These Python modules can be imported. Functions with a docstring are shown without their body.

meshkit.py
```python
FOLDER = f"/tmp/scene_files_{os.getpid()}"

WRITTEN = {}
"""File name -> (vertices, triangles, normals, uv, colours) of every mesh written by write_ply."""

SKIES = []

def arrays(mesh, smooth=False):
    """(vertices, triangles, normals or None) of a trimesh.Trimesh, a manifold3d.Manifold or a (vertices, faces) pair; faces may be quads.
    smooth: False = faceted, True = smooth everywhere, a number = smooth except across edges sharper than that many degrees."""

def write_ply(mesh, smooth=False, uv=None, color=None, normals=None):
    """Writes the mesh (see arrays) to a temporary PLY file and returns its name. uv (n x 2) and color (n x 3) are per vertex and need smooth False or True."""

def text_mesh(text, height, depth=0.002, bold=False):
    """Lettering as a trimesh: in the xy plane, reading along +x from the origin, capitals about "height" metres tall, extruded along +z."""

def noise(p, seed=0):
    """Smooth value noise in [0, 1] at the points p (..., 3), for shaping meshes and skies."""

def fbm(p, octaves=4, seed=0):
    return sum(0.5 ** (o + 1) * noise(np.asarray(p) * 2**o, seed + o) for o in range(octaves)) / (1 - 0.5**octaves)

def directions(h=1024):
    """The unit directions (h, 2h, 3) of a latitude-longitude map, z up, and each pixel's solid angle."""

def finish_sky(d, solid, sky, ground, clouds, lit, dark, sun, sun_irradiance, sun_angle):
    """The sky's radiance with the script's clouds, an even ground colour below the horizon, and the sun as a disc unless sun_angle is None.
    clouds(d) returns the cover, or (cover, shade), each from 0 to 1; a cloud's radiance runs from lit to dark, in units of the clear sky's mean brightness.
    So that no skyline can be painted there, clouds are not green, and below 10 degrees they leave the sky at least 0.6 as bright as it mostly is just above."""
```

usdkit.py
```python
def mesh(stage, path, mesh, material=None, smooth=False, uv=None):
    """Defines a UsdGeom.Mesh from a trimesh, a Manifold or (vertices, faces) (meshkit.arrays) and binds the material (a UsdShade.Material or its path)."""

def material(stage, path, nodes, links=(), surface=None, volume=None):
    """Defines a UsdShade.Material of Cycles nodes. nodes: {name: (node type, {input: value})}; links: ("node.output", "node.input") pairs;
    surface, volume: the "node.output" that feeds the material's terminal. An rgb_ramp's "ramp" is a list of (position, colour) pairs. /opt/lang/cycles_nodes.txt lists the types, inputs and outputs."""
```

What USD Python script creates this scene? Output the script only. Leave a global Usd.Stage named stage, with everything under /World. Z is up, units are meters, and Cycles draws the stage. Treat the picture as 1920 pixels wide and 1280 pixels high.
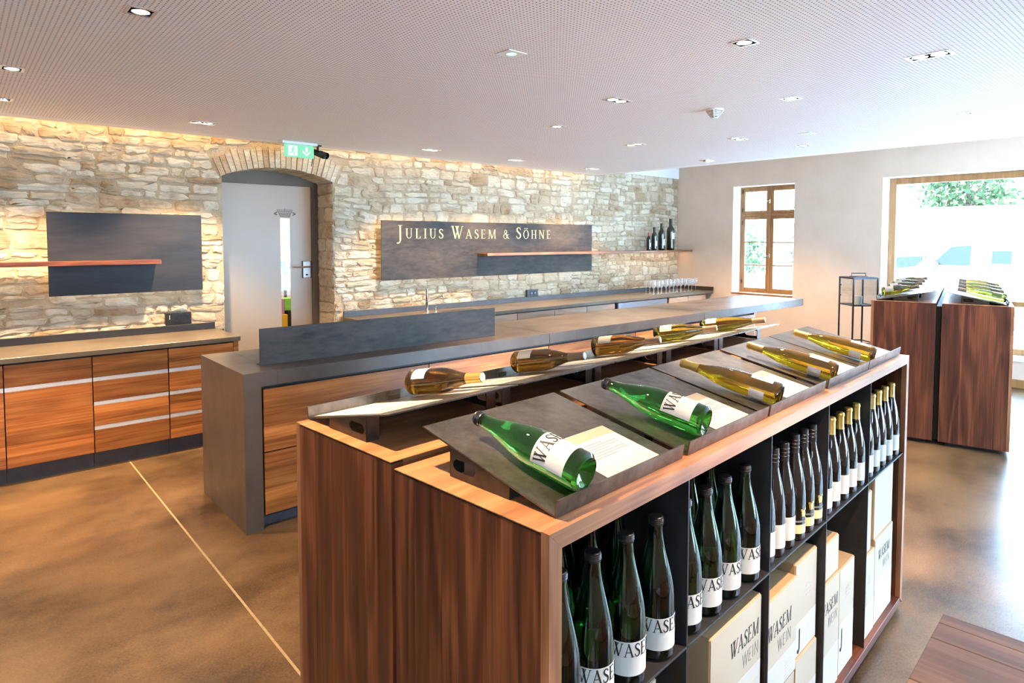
import math, random
import numpy as np, trimesh, usdkit, meshkit
import shapely
from shapely import affinity
from shapely.geometry import LineString, Polygon, Point, box as sbox
from shapely.ops import unary_union
from pxr import Usd, UsdGeom, UsdLux, UsdShade, Gf, Sdf, Vt

random.seed(7); np.random.seed(7)
stage = Usd.Stage.CreateInMemory()
UsdGeom.SetStageUpAxis(stage, 'Z'); UsdGeom.SetStageMetersPerUnit(stage, 1.0)
UsdGeom.Xform.Define(stage, '/World'); UsdGeom.Scope.Define(stage, '/World/Looks')

# ------------------------------------------------------------------ camera
F_PX, CY_PX, PITCH, TH = 1194.24, 509.2, math.radians(2.844), math.radians(48.717)
EYE = np.array([0.0, 0.0, 1.75])
cam = UsdGeom.Camera.Define(stage, '/World/Camera')
right = np.array([math.sin(TH), -math.cos(TH), 0.0])
fwd = np.array([math.cos(TH) * math.cos(PITCH), math.sin(TH) * math.cos(PITCH), -math.sin(PITCH)])
up = np.cross(right, fwd)
cm = Gf.Matrix4d(*right, 0, *up, 0, *(-fwd), 0, *EYE, 1)
cam.AddTransformOp().Set(cm)
cam.CreateHorizontalApertureAttr(36.0); cam.CreateVerticalApertureAttr(24.0)
cam.CreateFocalLengthAttr(F_PX / 1920 * 36.0)
cam.CreateVerticalApertureOffsetAttr(-(640 - CY_PX) / 1920 * 36.0)
cam.CreateClippingRangeAttr(Gf.Vec2f(0.05, 500))
cam.CreateExposureAttr(0.62)

# ------------------------------------------------------------------ light
def light(kind, name, intensity, color, loc=None, look=None, **kw):
    """look: direction in which the light shines."""
    l = kind.Define(stage, '/World/' + name)
    l.CreateIntensityAttr(intensity); l.CreateColorAttr(Gf.Vec3f(*color))
    for k, v in kw.items():
        getattr(l, f'Create{k}Attr')(v)
    if loc is not None:
        z = -np.asarray(look if look is not None else (0, 0, -1), float); z /= np.linalg.norm(z)
        x = np.cross((0, 0, 1) if abs(z[2]) < .9 else (0, 1, 0), z); x /= np.linalg.norm(x); y = np.cross(z, x)
        l.AddTransformOp().Set(Gf.Matrix4d(*x, 0, *y, 0, *z, 0, *map(float, loc), 1))
    return l
SKY = light(UsdLux.DomeLight, 'sky', 6.5, (0.45, 0.70, 1.0))
SUN = light(UsdLux.DistantLight, 'sun', 15.0, (1.0, .95, .88), (0, 0, 20), (.45, -.62, -.80), Angle=.53)
WARM, WARMER = (1.0, .70, .42), (1.0, .66, .28)
SPOT = 13.0          # downlight strength

# ------------------------------------------------------------------ helpers
_names = {}
def numbered(parent, name):
    k = (parent, name); n = _names.get(k, 0); _names[k] = n + 1
    return name if n == 0 else f'{name}_{n:03d}'
def tag(p, label=None, cat=None, group=None, kind=None):
    for k, v in (('label', label), ('category', cat), ('group', group), ('kind', kind)):
        if v: p.SetCustomDataByKey(k, v)
    return p
class MB:
    """collects shapes into one mesh"""
    def __init__(s): s.v, s.f, s.n = [], [], 0
    def add(s, m, M=None):
        v, f = (np.asarray(m[0], float), np.asarray(m[1], int)) if isinstance(m, tuple) else (np.asarray(m.vertices, float), np.asarray(m.faces, int))
        if f.shape[1] == 4: f = np.vstack([f[:, [0, 1, 2]], f[:, [0, 2, 3]]])
        if M is not None: v = v @ M[:3, :3].T + M[:3, 3]
        s.v.append(v); s.f.append(f + s.n); s.n += len(v); return s
    def box(s, x0, x1, y0, y1, z0, z1, c=0, M=None): return s.add(cbox(x0, x1, y0, y1, z0, z1, c), M)
    def get(s): return np.vstack(s.v), np.vstack(s.f)
_Q = np.array([[0, 2, 3, 1], [4, 5, 7, 6], [0, 1, 5, 4], [2, 6, 7, 3], [0, 4, 6, 2], [1, 3, 7, 5]])
def cbox(x0, x1, y0, y1, z0, z1, c=0):
    lo, hi = np.array([x0, y0, z0], float), np.array([x1, y1, z1], float)
    lo, hi = np.minimum(lo, hi), np.maximum(lo, hi)
    if c <= 0:
        v = np.array([[(lo, hi)[i][0], (lo, hi)[j][1], (lo, hi)[k][2]] for k in (0, 1) for j in (0, 1) for i in (0, 1)])
        return v, np.vstack([_Q[:, [0, 1, 2]], _Q[:, [0, 2, 3]]])
    c = min(c, .45 * (hi - lo).min())
    ps = []
    for i in (0, 1):
        for j in (0, 1):
            for k in (0, 1):
                p = np.array([(lo, hi)[i][0], (lo, hi)[j][1], (lo, hi)[k][2]]); s = np.array([1 - 2 * i, 1 - 2 * j, 1 - 2 * k]) * c
                for ax in range(3):
                    q = p + s; q[ax] = p[ax]; ps.append(q)
    h = trimesh.convex.convex_hull(np.array(ps))
    return np.asarray(h.vertices), np.asarray(h.faces)
def lathe(prof, n=28, a0=0.0, a1=None):
    """surface of revolution about z; prof: (r, z) from bottom to top"""
    prof = np.asarray(prof, float); full = a1 is None; a1 = 2 * math.pi if full else a1
    ang = a0 + (a1 - a0) * np.arange(n if full else n + 1) / n; m = len(ang)
    v = np.array([[r * math.cos(t), r * math.sin(t), z] for r, z in prof for t in ang]); f = []
    for i in range(len(prof) - 1):
        for j in range(m if full else m - 1):
            k = (j + 1) % m; a, b, c, d = i * m + j, i * m + k, (i + 1) * m + k, (i + 1) * m + j
            if prof[i][0] > 1e-6: f.append((a, b, c) if prof[i+1][0] > 1e-6 else (a, b, d))
            if prof[i + 1][0] > 1e-6: f.append((a, c, d))
    return v, np.array(f)
def tubem(pts, r, n=8, cap=True):
    p = np.asarray(pts, float); t = np.gradient(p, axis=0); t /= np.linalg.norm(t, axis=1, keepdims=True)
    a = np.cross(t, [0, 0, 1.0]); bad = np.linalg.norm(a, axis=1) < .1; a[bad] = np.cross(t[bad], [1.0, 0, 0]); a /= np.linalg.norm(a, axis=1, keepdims=True)
    b = np.cross(t, a); rr = np.broadcast_to(r, (len(p),)); th = np.arange(n) * 2 * np.pi / n
    v = (p[:, None] + rr[:, None, None] * (np.cos(th)[None, :, None] * a[:, None] + np.sin(th)[None, :, None] * b[:, None])).reshape(-1, 3); f = []
    for i in range(len(p) - 1):
        for j in range(n):
            k = (j + 1) % n; f += [(i*n+j, (i+1)*n+k, i*n+k), (i*n+j, (i+1)*n+j, (i+1)*n+k)]
    if cap:
        for j in range(1, n - 1): f += [(0, j, j + 1), ((len(p)-1)*n, (len(p)-1)*n + j + 1, (len(p)-1)*n + j)]
    return v, np.array(f)[:, ::-1]
def extr(poly, h):
    ps = [g for g in getattr(poly, 'geoms', [poly]) if g.area > 1e-9]
    m = MB()
    for g in ps: m.add(trimesh.creation.extrude_polygon(g, h, engine='earcut'))
    return m.get()
def Mat(cols, loc): M = np.eye(4); M[:3, :3] = np.array(cols, float).T; M[:3, 3] = loc; return M
def rotz(a, loc=(0, 0, 0)): c, s = math.cos(a), math.sin(a); return Mat([(c, s, 0), (-s, c, 0), (0, 0, 1)], loc)
WALL = lambda x, y, z: Mat([(1, 0, 0), (0, 0, 1), (0, -1, 0)], (x, y, z))       # xy drawing -> plane facing -Y
def thing(name, label, cat, loc=(0, 0, 0), rz=0.0, group=None, M=None, kind=None):
    x = UsdGeom.Xform.Define(stage, '/World/' + numbered('', name))
    M = rotz(rz, loc) if M is None else M
    x.AddTransformOp().Set(Gf.Matrix4d(*[float(q) for q in np.asarray(M).T.ravel()]))
    return tag(x.GetPrim(), label, cat, group, kind)
def obj(name, mesh, mat, parent=None, smooth=30, label=None, cat=None, group=None, kind=None, tone=None):
    base = str(parent.GetPath()) if parent is not None else '/World'
    if isinstance(mesh, MB): mesh = mesh.get()
    m = usdkit.mesh(stage, base + '/' + numbered(base, name), mesh, mat, smooth)
    if tone is not None:
        n = len(m.GetPointsAttr().Get()); t = np.full(n, tone) if np.ndim(tone) == 0 else np.asarray(tone)
        UsdGeom.PrimvarsAPI(m).CreatePrimvar('tone', Sdf.ValueTypeNames.FloatArray, 'vertex').Set(Vt.FloatArray.FromNumpy(t.astype(np.float32)))
    return tag(m.GetPrim(), label, cat, group, kind)
def struct(name, mesh, mat, parent=None, label=None, smooth=30, tone=None):
    return obj(name, mesh, mat, parent, smooth, label, None, None, None if parent is not None else 'structure', tone)
def shell(name, label=None): return thing(name, label, None, kind='structure')
def rt(): return random.random()
def dup(root, label, M=None, loc=None, rz=0.0, group=None):
    was = root.GetCustomData()
    base = root.GetName()
    while base[-4:-3] == '_' and base[-3:].isdigit(): base = base[:-4]
    r = thing(base, label, was['category'], M=rotz(rz, loc) if M is None else M, group=group or was.get('group'))
    r.GetReferences().AddInternalReference(root.GetPath())
    tr = UsdGeom.Xformable(r)
    r.SetInstanceable(True)
    return r
ORD = 'first second third fourth fifth sixth seventh eighth ninth tenth eleventh twelfth'.split()

# ------------------------------------------------------------------ materials
M_ = {}
def mat(name, nodes, links=(), surface='p.BSDF'):
    M_[name] = usdkit.material(stage, '/World/Looks/' + name, nodes, links, surface); return M_[name]
def plain(name, col, rough=.5, metal=0.0, **kw):
    return mat(name, {'p': ('principled_bsdf', dict(base_color=col, roughness=rough, metallic=metal, **kw))})
def emit(name, col, s): return mat(name, {'e': ('emission', dict(color=col, strength=s))}, (), 'e.emission')
def wood(name, axis, dark, mid, lite, rough=.42, along=.9, across=16.0, tone=.5, spec=.5, rings=.16):
    sc = [across] * 3; sc['xyz'.index(axis)] = along
    sc2 = [across * 9] * 3; sc2['xyz'.index(axis)] = along * 3.5
    sc3 = [across * .30] * 3; sc3['xyz'.index(axis)] = along * .9
    n = {'tc': ('texture_coordinate', {}), 'oi': ('attribute', dict(attribute='tone')),
         'r1': ('math', dict(math_type='multiply', value2=37.3)), 'r2': ('math', dict(math_type='multiply', value2=71.9)),
         'cv': ('combine_xyz', {}), 'off': ('vector_math', dict(math_type='add')),
         'm1': ('mapping', dict(scale=sc)), 'm2': ('mapping', dict(scale=sc2)), 'm3': ('mapping', dict(scale=sc3)),
         'n1': ('noise_texture', dict(scale=1.0, detail=5.0, roughness=.6, distortion=.7)),
         'n2': ('noise_texture', dict(scale=1.0, detail=3.0, roughness=.6)),
         'wv': ('noise_texture', dict(scale=1.0, detail=1.0, roughness=.5, distortion=.6)),
         'sn': ('math', dict(math_type='multiply', value2=30.0)), 'si': ('math', dict(math_type='sine')), 'sr': ('map_range', dict(from_min=-1.0, from_max=1.0)),
         'mx': ('mix_float', dict(fac=rings)), 'my': ('mix_float', dict(fac=.30)),
         'cr': ('rgb_ramp', dict(ramp=[(.28, dark), (.50, mid), (.72, lite)])),
         'tn': ('map_range', dict(from_min=0.0, from_max=1.0, to_min=1 - tone * .65, to_max=1 + tone * .55)),
         'hs': ('hsv', {}), 'bp': ('bump', dict(strength=.08, distance=.002)),
         'p': ('principled_bsdf', dict(roughness=rough, specular_ior_level=spec))}
    l = [('oi.fac', 'r1.value1'), ('oi.fac', 'r2.value1'), ('r1.value', 'cv.x'), ('r2.value', 'cv.y'), ('r1.value', 'cv.z'),
         ('tc.object', 'off.vector1'), ('cv.vector', 'off.vector2')]
    for a in '123': l.append(('off.vector', f'm{a}.vector'))
    l += [('m1.vector', 'n1.vector'), ('m2.vector', 'n2.vector'), ('m3.vector', 'wv.vector'), ('wv.fac', 'sn.value1'), ('sn.value', 'si.value1'), ('si.value', 'sr.value'),
          ('n1.fac', 'mx.a'), ('sr.result', 'mx.b'), ('mx.result', 'my.a'), ('n2.fac', 'my.b'), ('my.result', 'cr.fac'),
          ('oi.fac', 'tn.value'), ('tn.result', 'hs.value'), ('cr.color', 'hs.color'), ('hs.color', 'p.base_color'), ('n2.fac', 'bp.height'), ('bp.normal', 'p.normal')]
    return mat(name, n, l)
WAL = ((.018, .0045, .002), (.098, .026, .010), (.26, .080, .030))
wood('walnut_vertical', 'z', *WAL, rings=.20, across=22.0); wood('walnut_x', 'x', *WAL); wood('walnut_y', 'y', *WAL)
WTOP = ((.16, .060, .024), (.34, .145, .058), (.52, .25, .11))
WED = ((.13, .044, .017), (.33, .135, .056), (.52, .25, .115))
wood('walnut_edge_x', 'x', *WED, tone=.2); wood('walnut_edge_z', 'z', *WED, tone=.2)
wood('walnut_top_x', 'x', *WTOP, rough=.45, tone=.2)
WFR = ((.19, .050, .011), (.47, .158, .036), (.76, .32, .085))  # partly the fronts' own tone, partly warm lamplight put into the colour
wood('walnut_front', 'x', *WFR, rough=.36, tone=.62, across=26.0, along=.8)
wood('walnut_table', 'y', (.040, .019, .011), (.105, .054, .033), (.20, .115, .072), rough=.45, spec=.3)
wood('larch', 'z', (.27, .115, .035), (.38, .18, .062), (.48, .25, .10), rough=.5, tone=.1)
def speckle(name, c1, c2, scale, rough, rough2=None, metal=0.0, fine=60.0, bump=.05, stretch=(1, 1, 1), fw=.25, spec=.5, lo=.35, hi=.65, coat=0.0):
    n = {'g': ('texture_coordinate', {}), 'm': ('mapping', dict(scale=stretch)), 'a': ('noise_texture', dict(scale=scale, detail=6.0, roughness=.62)), 'b': ('noise_texture', dict(scale=fine, detail=3.0, roughness=.7)),
         'x': ('mix_float', dict(fac=fw)), 'r': ('rgb_ramp', dict(ramp=[(lo, c1), (hi, c2)])), 'q': ('map_range', dict(from_min=.3, from_max=.7, to_min=rough, to_max=rough2 or rough)),
         'bp': ('bump', dict(strength=bump, distance=.004)), 'p': ('principled_bsdf', dict(metallic=metal, specular_ior_level=spec, coat_weight=coat, coat_roughness=.26))}
    return mat(name, n, [('g.object', 'm.vector'), ('m.vector', 'a.vector'), ('m.vector', 'b.vector'), ('a.fac', 'x.a'), ('b.fac', 'x.b'), ('x.result', 'r.fac'), ('r.color', 'p.base_color'),
                         ('a.fac', 'q.value'), ('q.result', 'p.roughness'), ('b.fac', 'bp.height'), ('bp.normal', 'p.normal')])
speckle('floor_concrete', (.030, .0155, .0075), (.225, .130, .056), 1.35, .30, .42, fine=120.0, bump=.14, fw=.34, spec=.5, coat=.4, stretch=(.8, 1.1, 1), lo=.375, hi=.635)
speckle('floor_joint', (.30, .22, .11), (.40, .30, .17), 30, .5)
speckle('bar_concrete', (.085, .062, .048), (.125, .095, .075), 2.2, .28, .40, fine=220.0, bump=.02)
speckle('counter_stone', (.11, .085, .058), (.16, .128, .088), 2.5, .30, .40, fine=260.0, bump=.02)
speckle('plaster', (.72, .545, .41), (.78, .605, .47), 3.0, .85, fine=90.0, bump=.10)
speckle('plaster_white', (.80, .79, .78), (.84, .83, .82), 3.0, .8, fine=90.0, bump=.05)
speckle('black_steel', (.020, .019, .021), (.040, .038, .040), 3.0, .36, .55, metal=.35, fine=25.0, bump=.02, stretch=(.5, 1, 3))
speckle('rolled_steel', (.016, .013, .012), (.100, .080, .066), 2.6, .5, .65, metal=.0, spec=.3, fine=14.0, bump=.02, stretch=(.6, 1, 2.0), fw=.35)
speckle('tray_steel', (.115, .100, .084), (.215, .190, .162), 5.0, .26, .38, metal=.85, fine=40.0, bump=.02)
speckle('kick_grey', (.050, .052, .062), (.075, .078, .090), 6.0, .45)
plain('black_gap', (.008, .008, .009), .6); plain('black_panel', (.016, .016, .019), .45)
speckle('tray_support', (.05, .043, .037), (.09, .078, .066), 5.0, .25, .35, metal=.7, fine=40.0, bump=.02)
plain('aluminium', (.84, .84, .84), .45, .35); plain('chrome', (.75, .74, .72), .12, 1.0); plain('trim_metal', (.80, .79, .77), .22, .9)
plain('white_paint', (.80, .80, .79), .5); plain('black_plastic', (.012, .012, .013), .35); plain('dark_brown', (.06, .035, .025), .5)
plain('paper', (.62, .58, .50), .6); plain('paper_beige', (.46, .38, .26), .6); plain('label_white', (.68, .66, .61), .55); plain('ink', (.012, .012, .012), .6); plain('ink_grey', (.20, .19, .18), .6); plain('ink_soft', (.50, .46, .40), .6)
plain('crest_brown', (.16, .12, .08), .6); plain('label_grey', (.52, .46, .38), .6); plain('label_yellow', (.80, .66, .32), .5); plain('gold', (.78, .53, .16), .30, .75); plain('capsule_brown', (.26, .17, .11), .42, .3); plain('capsule_tip', (.58, .52, .45), .45); plain('cap_black', (.018, .016, .016), .32); plain('capsule_red', (.45, .02, .03), .4)
plain('cardboard_print', (.50, .425, .32), .75); plain('cardboard_white', (.57, .545, .49), .75); plain('tape', (.60, .46, .30), .4)
speckle('cardboard', (.42, .255, .12), (.50, .315, .16), 6.0, .8, fine=60.0, bump=.04, stretch=(1, 1, .2))
plain('steel_blue', (.30, .36, .44), .30, .8); plain('taupe_frame', (.165, .136, .105), .6, specular_ior_level=.15); plain('lantern_metal', (.10, .10, .115), .4, .6)
plain('frost_panel', (.66, .62, .55), .28, 0.0); plain('wax', (.86, .83, .76), .5)
def glass(name, col, rough=0.0, ior=1.55): return mat(name, {'p': ('principled_bsdf', dict(base_color=col, roughness=rough, ior=ior, transmission_weight=1.0, coat_weight=.45, coat_roughness=.0, coat_ior=1.5))})
glass('glass_green', (.045, .34, .04)); glass('glass_green_dark', (.045, .20, .045)); glass('glass_amber', (.37, .225, .009)); glass('glass_amber_dark', (.27, .125, .014)); glass('glass_olive', (.26, .20, .018)); glass('glass_lime', (.62, .72, .08))
plain('glass_brown_black', (.010, .007, .006), .04, specular_ior_level=.6, coat_weight=.5, coat_roughness=.0)
def pane(name, tint=(.96, .97, .97), extra=1.0):
    return mat(name, {'lw': ('layer_weight', dict(blend=.5)), 'pw': ('math', dict(math_type='power', value2=4.0)), 'f': ('map_range', dict(to_min=.045, to_max=.75)), 't': ('transparent_bsdf', dict(color=tint)), 'g': ('glossy_bsdf', dict(color=(1, 1, 1), roughness=.02)), 'm': ('mix_closure', {})},
               [('lw.facing', 'pw.value1'), ('pw.value', 'f.value'), ('f.result', 'm.fac'), ('t.BSDF', 'm.closure1'), ('g.BSDF', 'm.closure2')], 'm.closure')
pane('window_pane'); mat('thin_glass', {'lw': ('layer_weight', dict(blend=.5)), 'pw': ('math', dict(math_type='power', value2=4.0)), 'f': ('map_range', dict(to_min=.045, to_max=.85)), 't': ('transparent_bsdf', dict(color=(.93, .95, .96))), 'g': ('glossy_bsdf', dict(color=(1, 1, 1), roughness=.06)), 'm': ('mix_closure', {}), 'dw': ('diffuse_bsdf', dict(color=(.85, .87, .9))), 'mm': ('mix_closure', dict(fac=.16))}, [('lw.facing', 'pw.value1'), ('pw.value', 'f.value'), ('f.result', 'm.fac'), ('t.BSDF', 'm.closure1'), ('g.BSDF', 'm.closure2'), ('m.closure', 'mm.closure1'), ('dw.BSDF', 'mm.closure2')], 'mm.closure')  # thin_glass: diffuse white share stands in for window reflections on the glasses
mat('frosted_glass', {'d': ('diffuse_bsdf', dict(color=(.52, .45, .36))), 't': ('translucent_bsdf', dict(color=(.55, .47, .37))), 'g': ('glossy_bsdf', dict(color=(1, 1, 1), roughness=.32)), 'a': ('mix_closure', dict(fac=.45)), 'b': ('mix_closure', dict(fac=.03))},
    [('d.BSDF', 'a.closure1'), ('t.BSDF', 'a.closure2'), ('a.closure', 'b.closure1'), ('g.BSDF', 'b.closure2')], 'b.closure')
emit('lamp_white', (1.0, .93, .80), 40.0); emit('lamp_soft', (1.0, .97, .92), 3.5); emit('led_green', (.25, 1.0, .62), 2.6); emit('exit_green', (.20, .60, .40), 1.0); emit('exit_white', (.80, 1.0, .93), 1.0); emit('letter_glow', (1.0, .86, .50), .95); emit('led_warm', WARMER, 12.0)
# perforated ceiling: 20 mm grid, 8 mm holes
mat('ceiling_perforated', {'g': ('geometry', {}), 'm': ('mapping', dict(scale=(50.0, 50.0, 0.0))), 'fr': ('vector_math', dict(math_type='fraction')), 'sb': ('vector_math', dict(math_type='subtract', vector2=(.5, .5, 0))),
    'le': ('vector_math', dict(math_type='length')), 'lt': ('math', dict(math_type='less_than', value2=.19)), 'c': ('mix', dict(color1=(.84, .81, .80), color2=(.17, .15, .14))), 'p': ('principled_bsdf', dict(roughness=.7, specular_ior_level=.3))},
    [('g.position', 'm.vector'), ('m.vector', 'fr.vector1'), ('fr.vector', 'sb.vector1'), ('sb.vector', 'le.vector1'), ('le.value', 'lt.value1'), ('lt.value', 'c.fac'), ('c.color', 'p.base_color')])
plain('ceiling_plain', (.84, .81, .80), .7, specular_ior_level=.3)
# rubble stone and mortar
mat('stone', {'g': ('geometry', {}), 'oi': ('attribute', dict(attribute='tone')), 'a': ('noise_texture', dict(scale=5.0, detail=6.0, roughness=.65)), 'b': ('noise_texture', dict(scale=24.0, detail=8.0, roughness=.80)), 'v': ('voronoi_texture', dict(scale=16.0, randomness=1.0)), 'ms': ('mapping', dict(scale=(1.0, 1.0, 2.2))),
    'r': ('rgb_ramp', dict(ramp=[(0.0, (.52, .37, .23)), (.10, (.66, .52, .36)), (.35, (.77, .65, .48)), (.70, (.84, .74, .58)), (1.0, (.86, .79, .66))])),
    'r2': ('rgb_ramp', dict(ramp=[(.30, (.50, .33, .18)), (.50, (1.0, .97, .92)), (.72, (1.12, 1.10, 1.05))])), 'mu': ('mix', dict(mix_type='multiply', fac=.75)),
    'ad': ('math', dict(math_type='add')), 'sc': ('math', dict(math_type='multiply', value2=.45)), 'bp': ('bump', dict(strength=.9, distance=.026)), 'p': ('principled_bsdf', dict(roughness=.9, specular_ior_level=.2))},
    [('g.position', 'a.vector'), ('g.position', 'ms.vector'), ('ms.vector', 'b.vector'), ('ms.vector', 'v.vector'), ('oi.fac', 'r.fac'), ('a.fac', 'r2.fac'), ('r.color', 'mu.color1'), ('r2.color', 'mu.color2'), ('mu.color', 'p.base_color'),
     ('v.distance', 'sc.value1'), ('sc.value', 'ad.value1'), ('b.fac', 'ad.value2'), ('ad.value', 'bp.height'), ('bp.normal', 'p.normal')])
mat('mortar', {'g': ('geometry', {}), 'a': ('noise_texture', dict(scale=3.0, detail=5.0, roughness=.6)), 'b': ('noise_texture', dict(scale=55.0, detail=6.0, roughness=.75)),
    'r': ('rgb_ramp', dict(ramp=[(.30, (.47, .35, .21)), (.5, (.60, .47, .31)), (.70, (.70, .58, .42))])), 'bp': ('bump', dict(strength=1.0, distance=.022)), 'p': ('principled_bsdf', dict(roughness=.95, specular_ior_level=.15))},
    [('g.position', 'a.vector'), ('g.position', 'b.vector'), ('a.fac', 'r.fac'), ('r.color', 'p.base_color'), ('b.fac', 'bp.height'), ('bp.normal', 'p.normal')])
# ================================================================== SETTING
YW, XE, ZC, ZU = 6.40, 9.43, 2.69, 3.02      # stone wall face, end wall face, hung ceiling, slab above
fl = shell('floor', 'mottled brown polished concrete floor')
for x0, x1 in ((-3.2, .994), (1.006, 9.8)):
    struct('floor_slab', cbox(x0, x1, -2.9, 10.2, -.12, 0), M_['floor_concrete'], fl)
struct('joint_strip', cbox(.994, 1.006, -2.9, 6.85, -.1, -.001), M_['floor_joint'], fl)

# hung perforated ceiling with recess holes
LAMPS = [  # x, y, kind, tilt
    (.615, 3.02, 's'), (.277, 4.48, 's'), (.24, 5.48, 'x'), (1.545, 5.52, 'x'), (2.87, 1.59, 's'), (3.78, 1.075, 'y'), (3.40, 2.80, 'x'), (4.222, 1.998, 's'), (5.68, 1.382, 's'),
    (3.80, 3.763, 's'), (5.09, 3.97, 'y'), (5.525, 3.11, 'x'), (3.79, 5.60, 'x'), (5.02, 5.645, 'x'), (6.37, 5.655, 'x'), (6.757, 4.19, 'x'), (6.41, 2.90, 's'), (2.153, 2.455, 'e'), (5.70, 2.548, 'e'),
    (.60, 1.60, 's'), (-.75, .35, 's'), (1.75, .15, 's')]
def lamp_rect(x, y, k, m=0):
    a, b = {'s': (.055, .055), 'x': (.0975, .055), 'y': (.055, .0975), 'e': (.055, .048)}[k]
    return sbox(x - a - m, y - b - m, x + a + m, y + b + m)
cut = unary_union([lamp_rect(x, y, k, -.012) for x, y, k in LAMPS])
cp = Polygon([(-3.2, 6.235), (7.12, 6.20), (7.48, -2.5), (-3.2, -2.5)])
inner = Polygon([(-3.1, 6.07), (6.98, 6.05), (7.33, -2.4), (-3.1, -2.4)])
ce = shell('ceiling', 'hung white acoustic ceiling with a fine grid of dark holes')
T0 = lambda z: Mat(np.eye(3), (0, 0, z))
struct('perforated_panel', MB().add(extr(inner.difference(cut), .05), T0(ZC)), M_['ceiling_perforated'], ce, smooth=False)
struct('ceiling_border', MB().add(extr(cp.difference(inner), .05), T0(ZC)), M_['ceiling_plain'], ce, smooth=False)
struct('upper_slab', cbox(-3.2, 9.8, -2.9, 6.8, ZU, ZU + .1), M_['plaster_white'], ce)

# side walls behind the camera
struct('wall_left', cbox(-3.4, -3.2, -2.9, 10.2, 0, ZU + .1), M_['plaster'])
YZ = lambda x: Mat([(0, 1, 0), (0, 0, 1), (1, 0, 0)], (x, 0, 0))   # drawing (y,z) extruded along +X
XZ = lambda y: Mat([(1, 0, 0), (0, 0, 1), (0, -1, 0)], (0, y, 0))  # drawing (x,z) extruded along -Y
W1 = (4.372, 5.367, .895, 2.602); W2 = (-1.9, 3.183, .34, 2.592); WF = (3.9, 9.0, .25, 2.55)
w = sbox(-2.9, -.1, 6.8, ZU + .1).difference(sbox(W1[0], W1[2], W1[1], W1[3])).difference(sbox(W2[0], W2[2], W2[1], W2[3]))
we = shell('wall_right', 'beige plastered end wall with two window openings')
struct('plaster_wall', MB().add(extr(w, .36), YZ(XE)), M_['plaster'], we, smooth=False)
for n, (a, b, c, d) in (('w1', W1), ('w2', W2)):
    m = MB(); t = .004
    m.box(XE - .001, XE + .30, b - t, b, c, d).box(XE - .001, XE + .30, a, a + t, c, d).box(XE - .001, XE + .30, a, b, d - t, d)
    struct('white_reveal', m, M_['plaster_white'], we)
struct('baseboard_right', cbox(XE - .018, XE, -2.4, 5.6, 0, .10, .004), M_['larch'], tone=.4)
WG = (-2.9, -.3, 1.75, 2.6)  # opening of an unseen high window, added to brighten the ceiling
wf = sbox(-3.4, -.1, 9.8, ZU + .1).difference(sbox(WF[0], WF[2], WF[1], WF[3])).difference(sbox(WG[0], WG[2], WG[1], WG[3]))
struct('wall_front', MB().add(extr(wf, .3), XZ(-2.5)), M_['plaster'], smooth=False)

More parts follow.
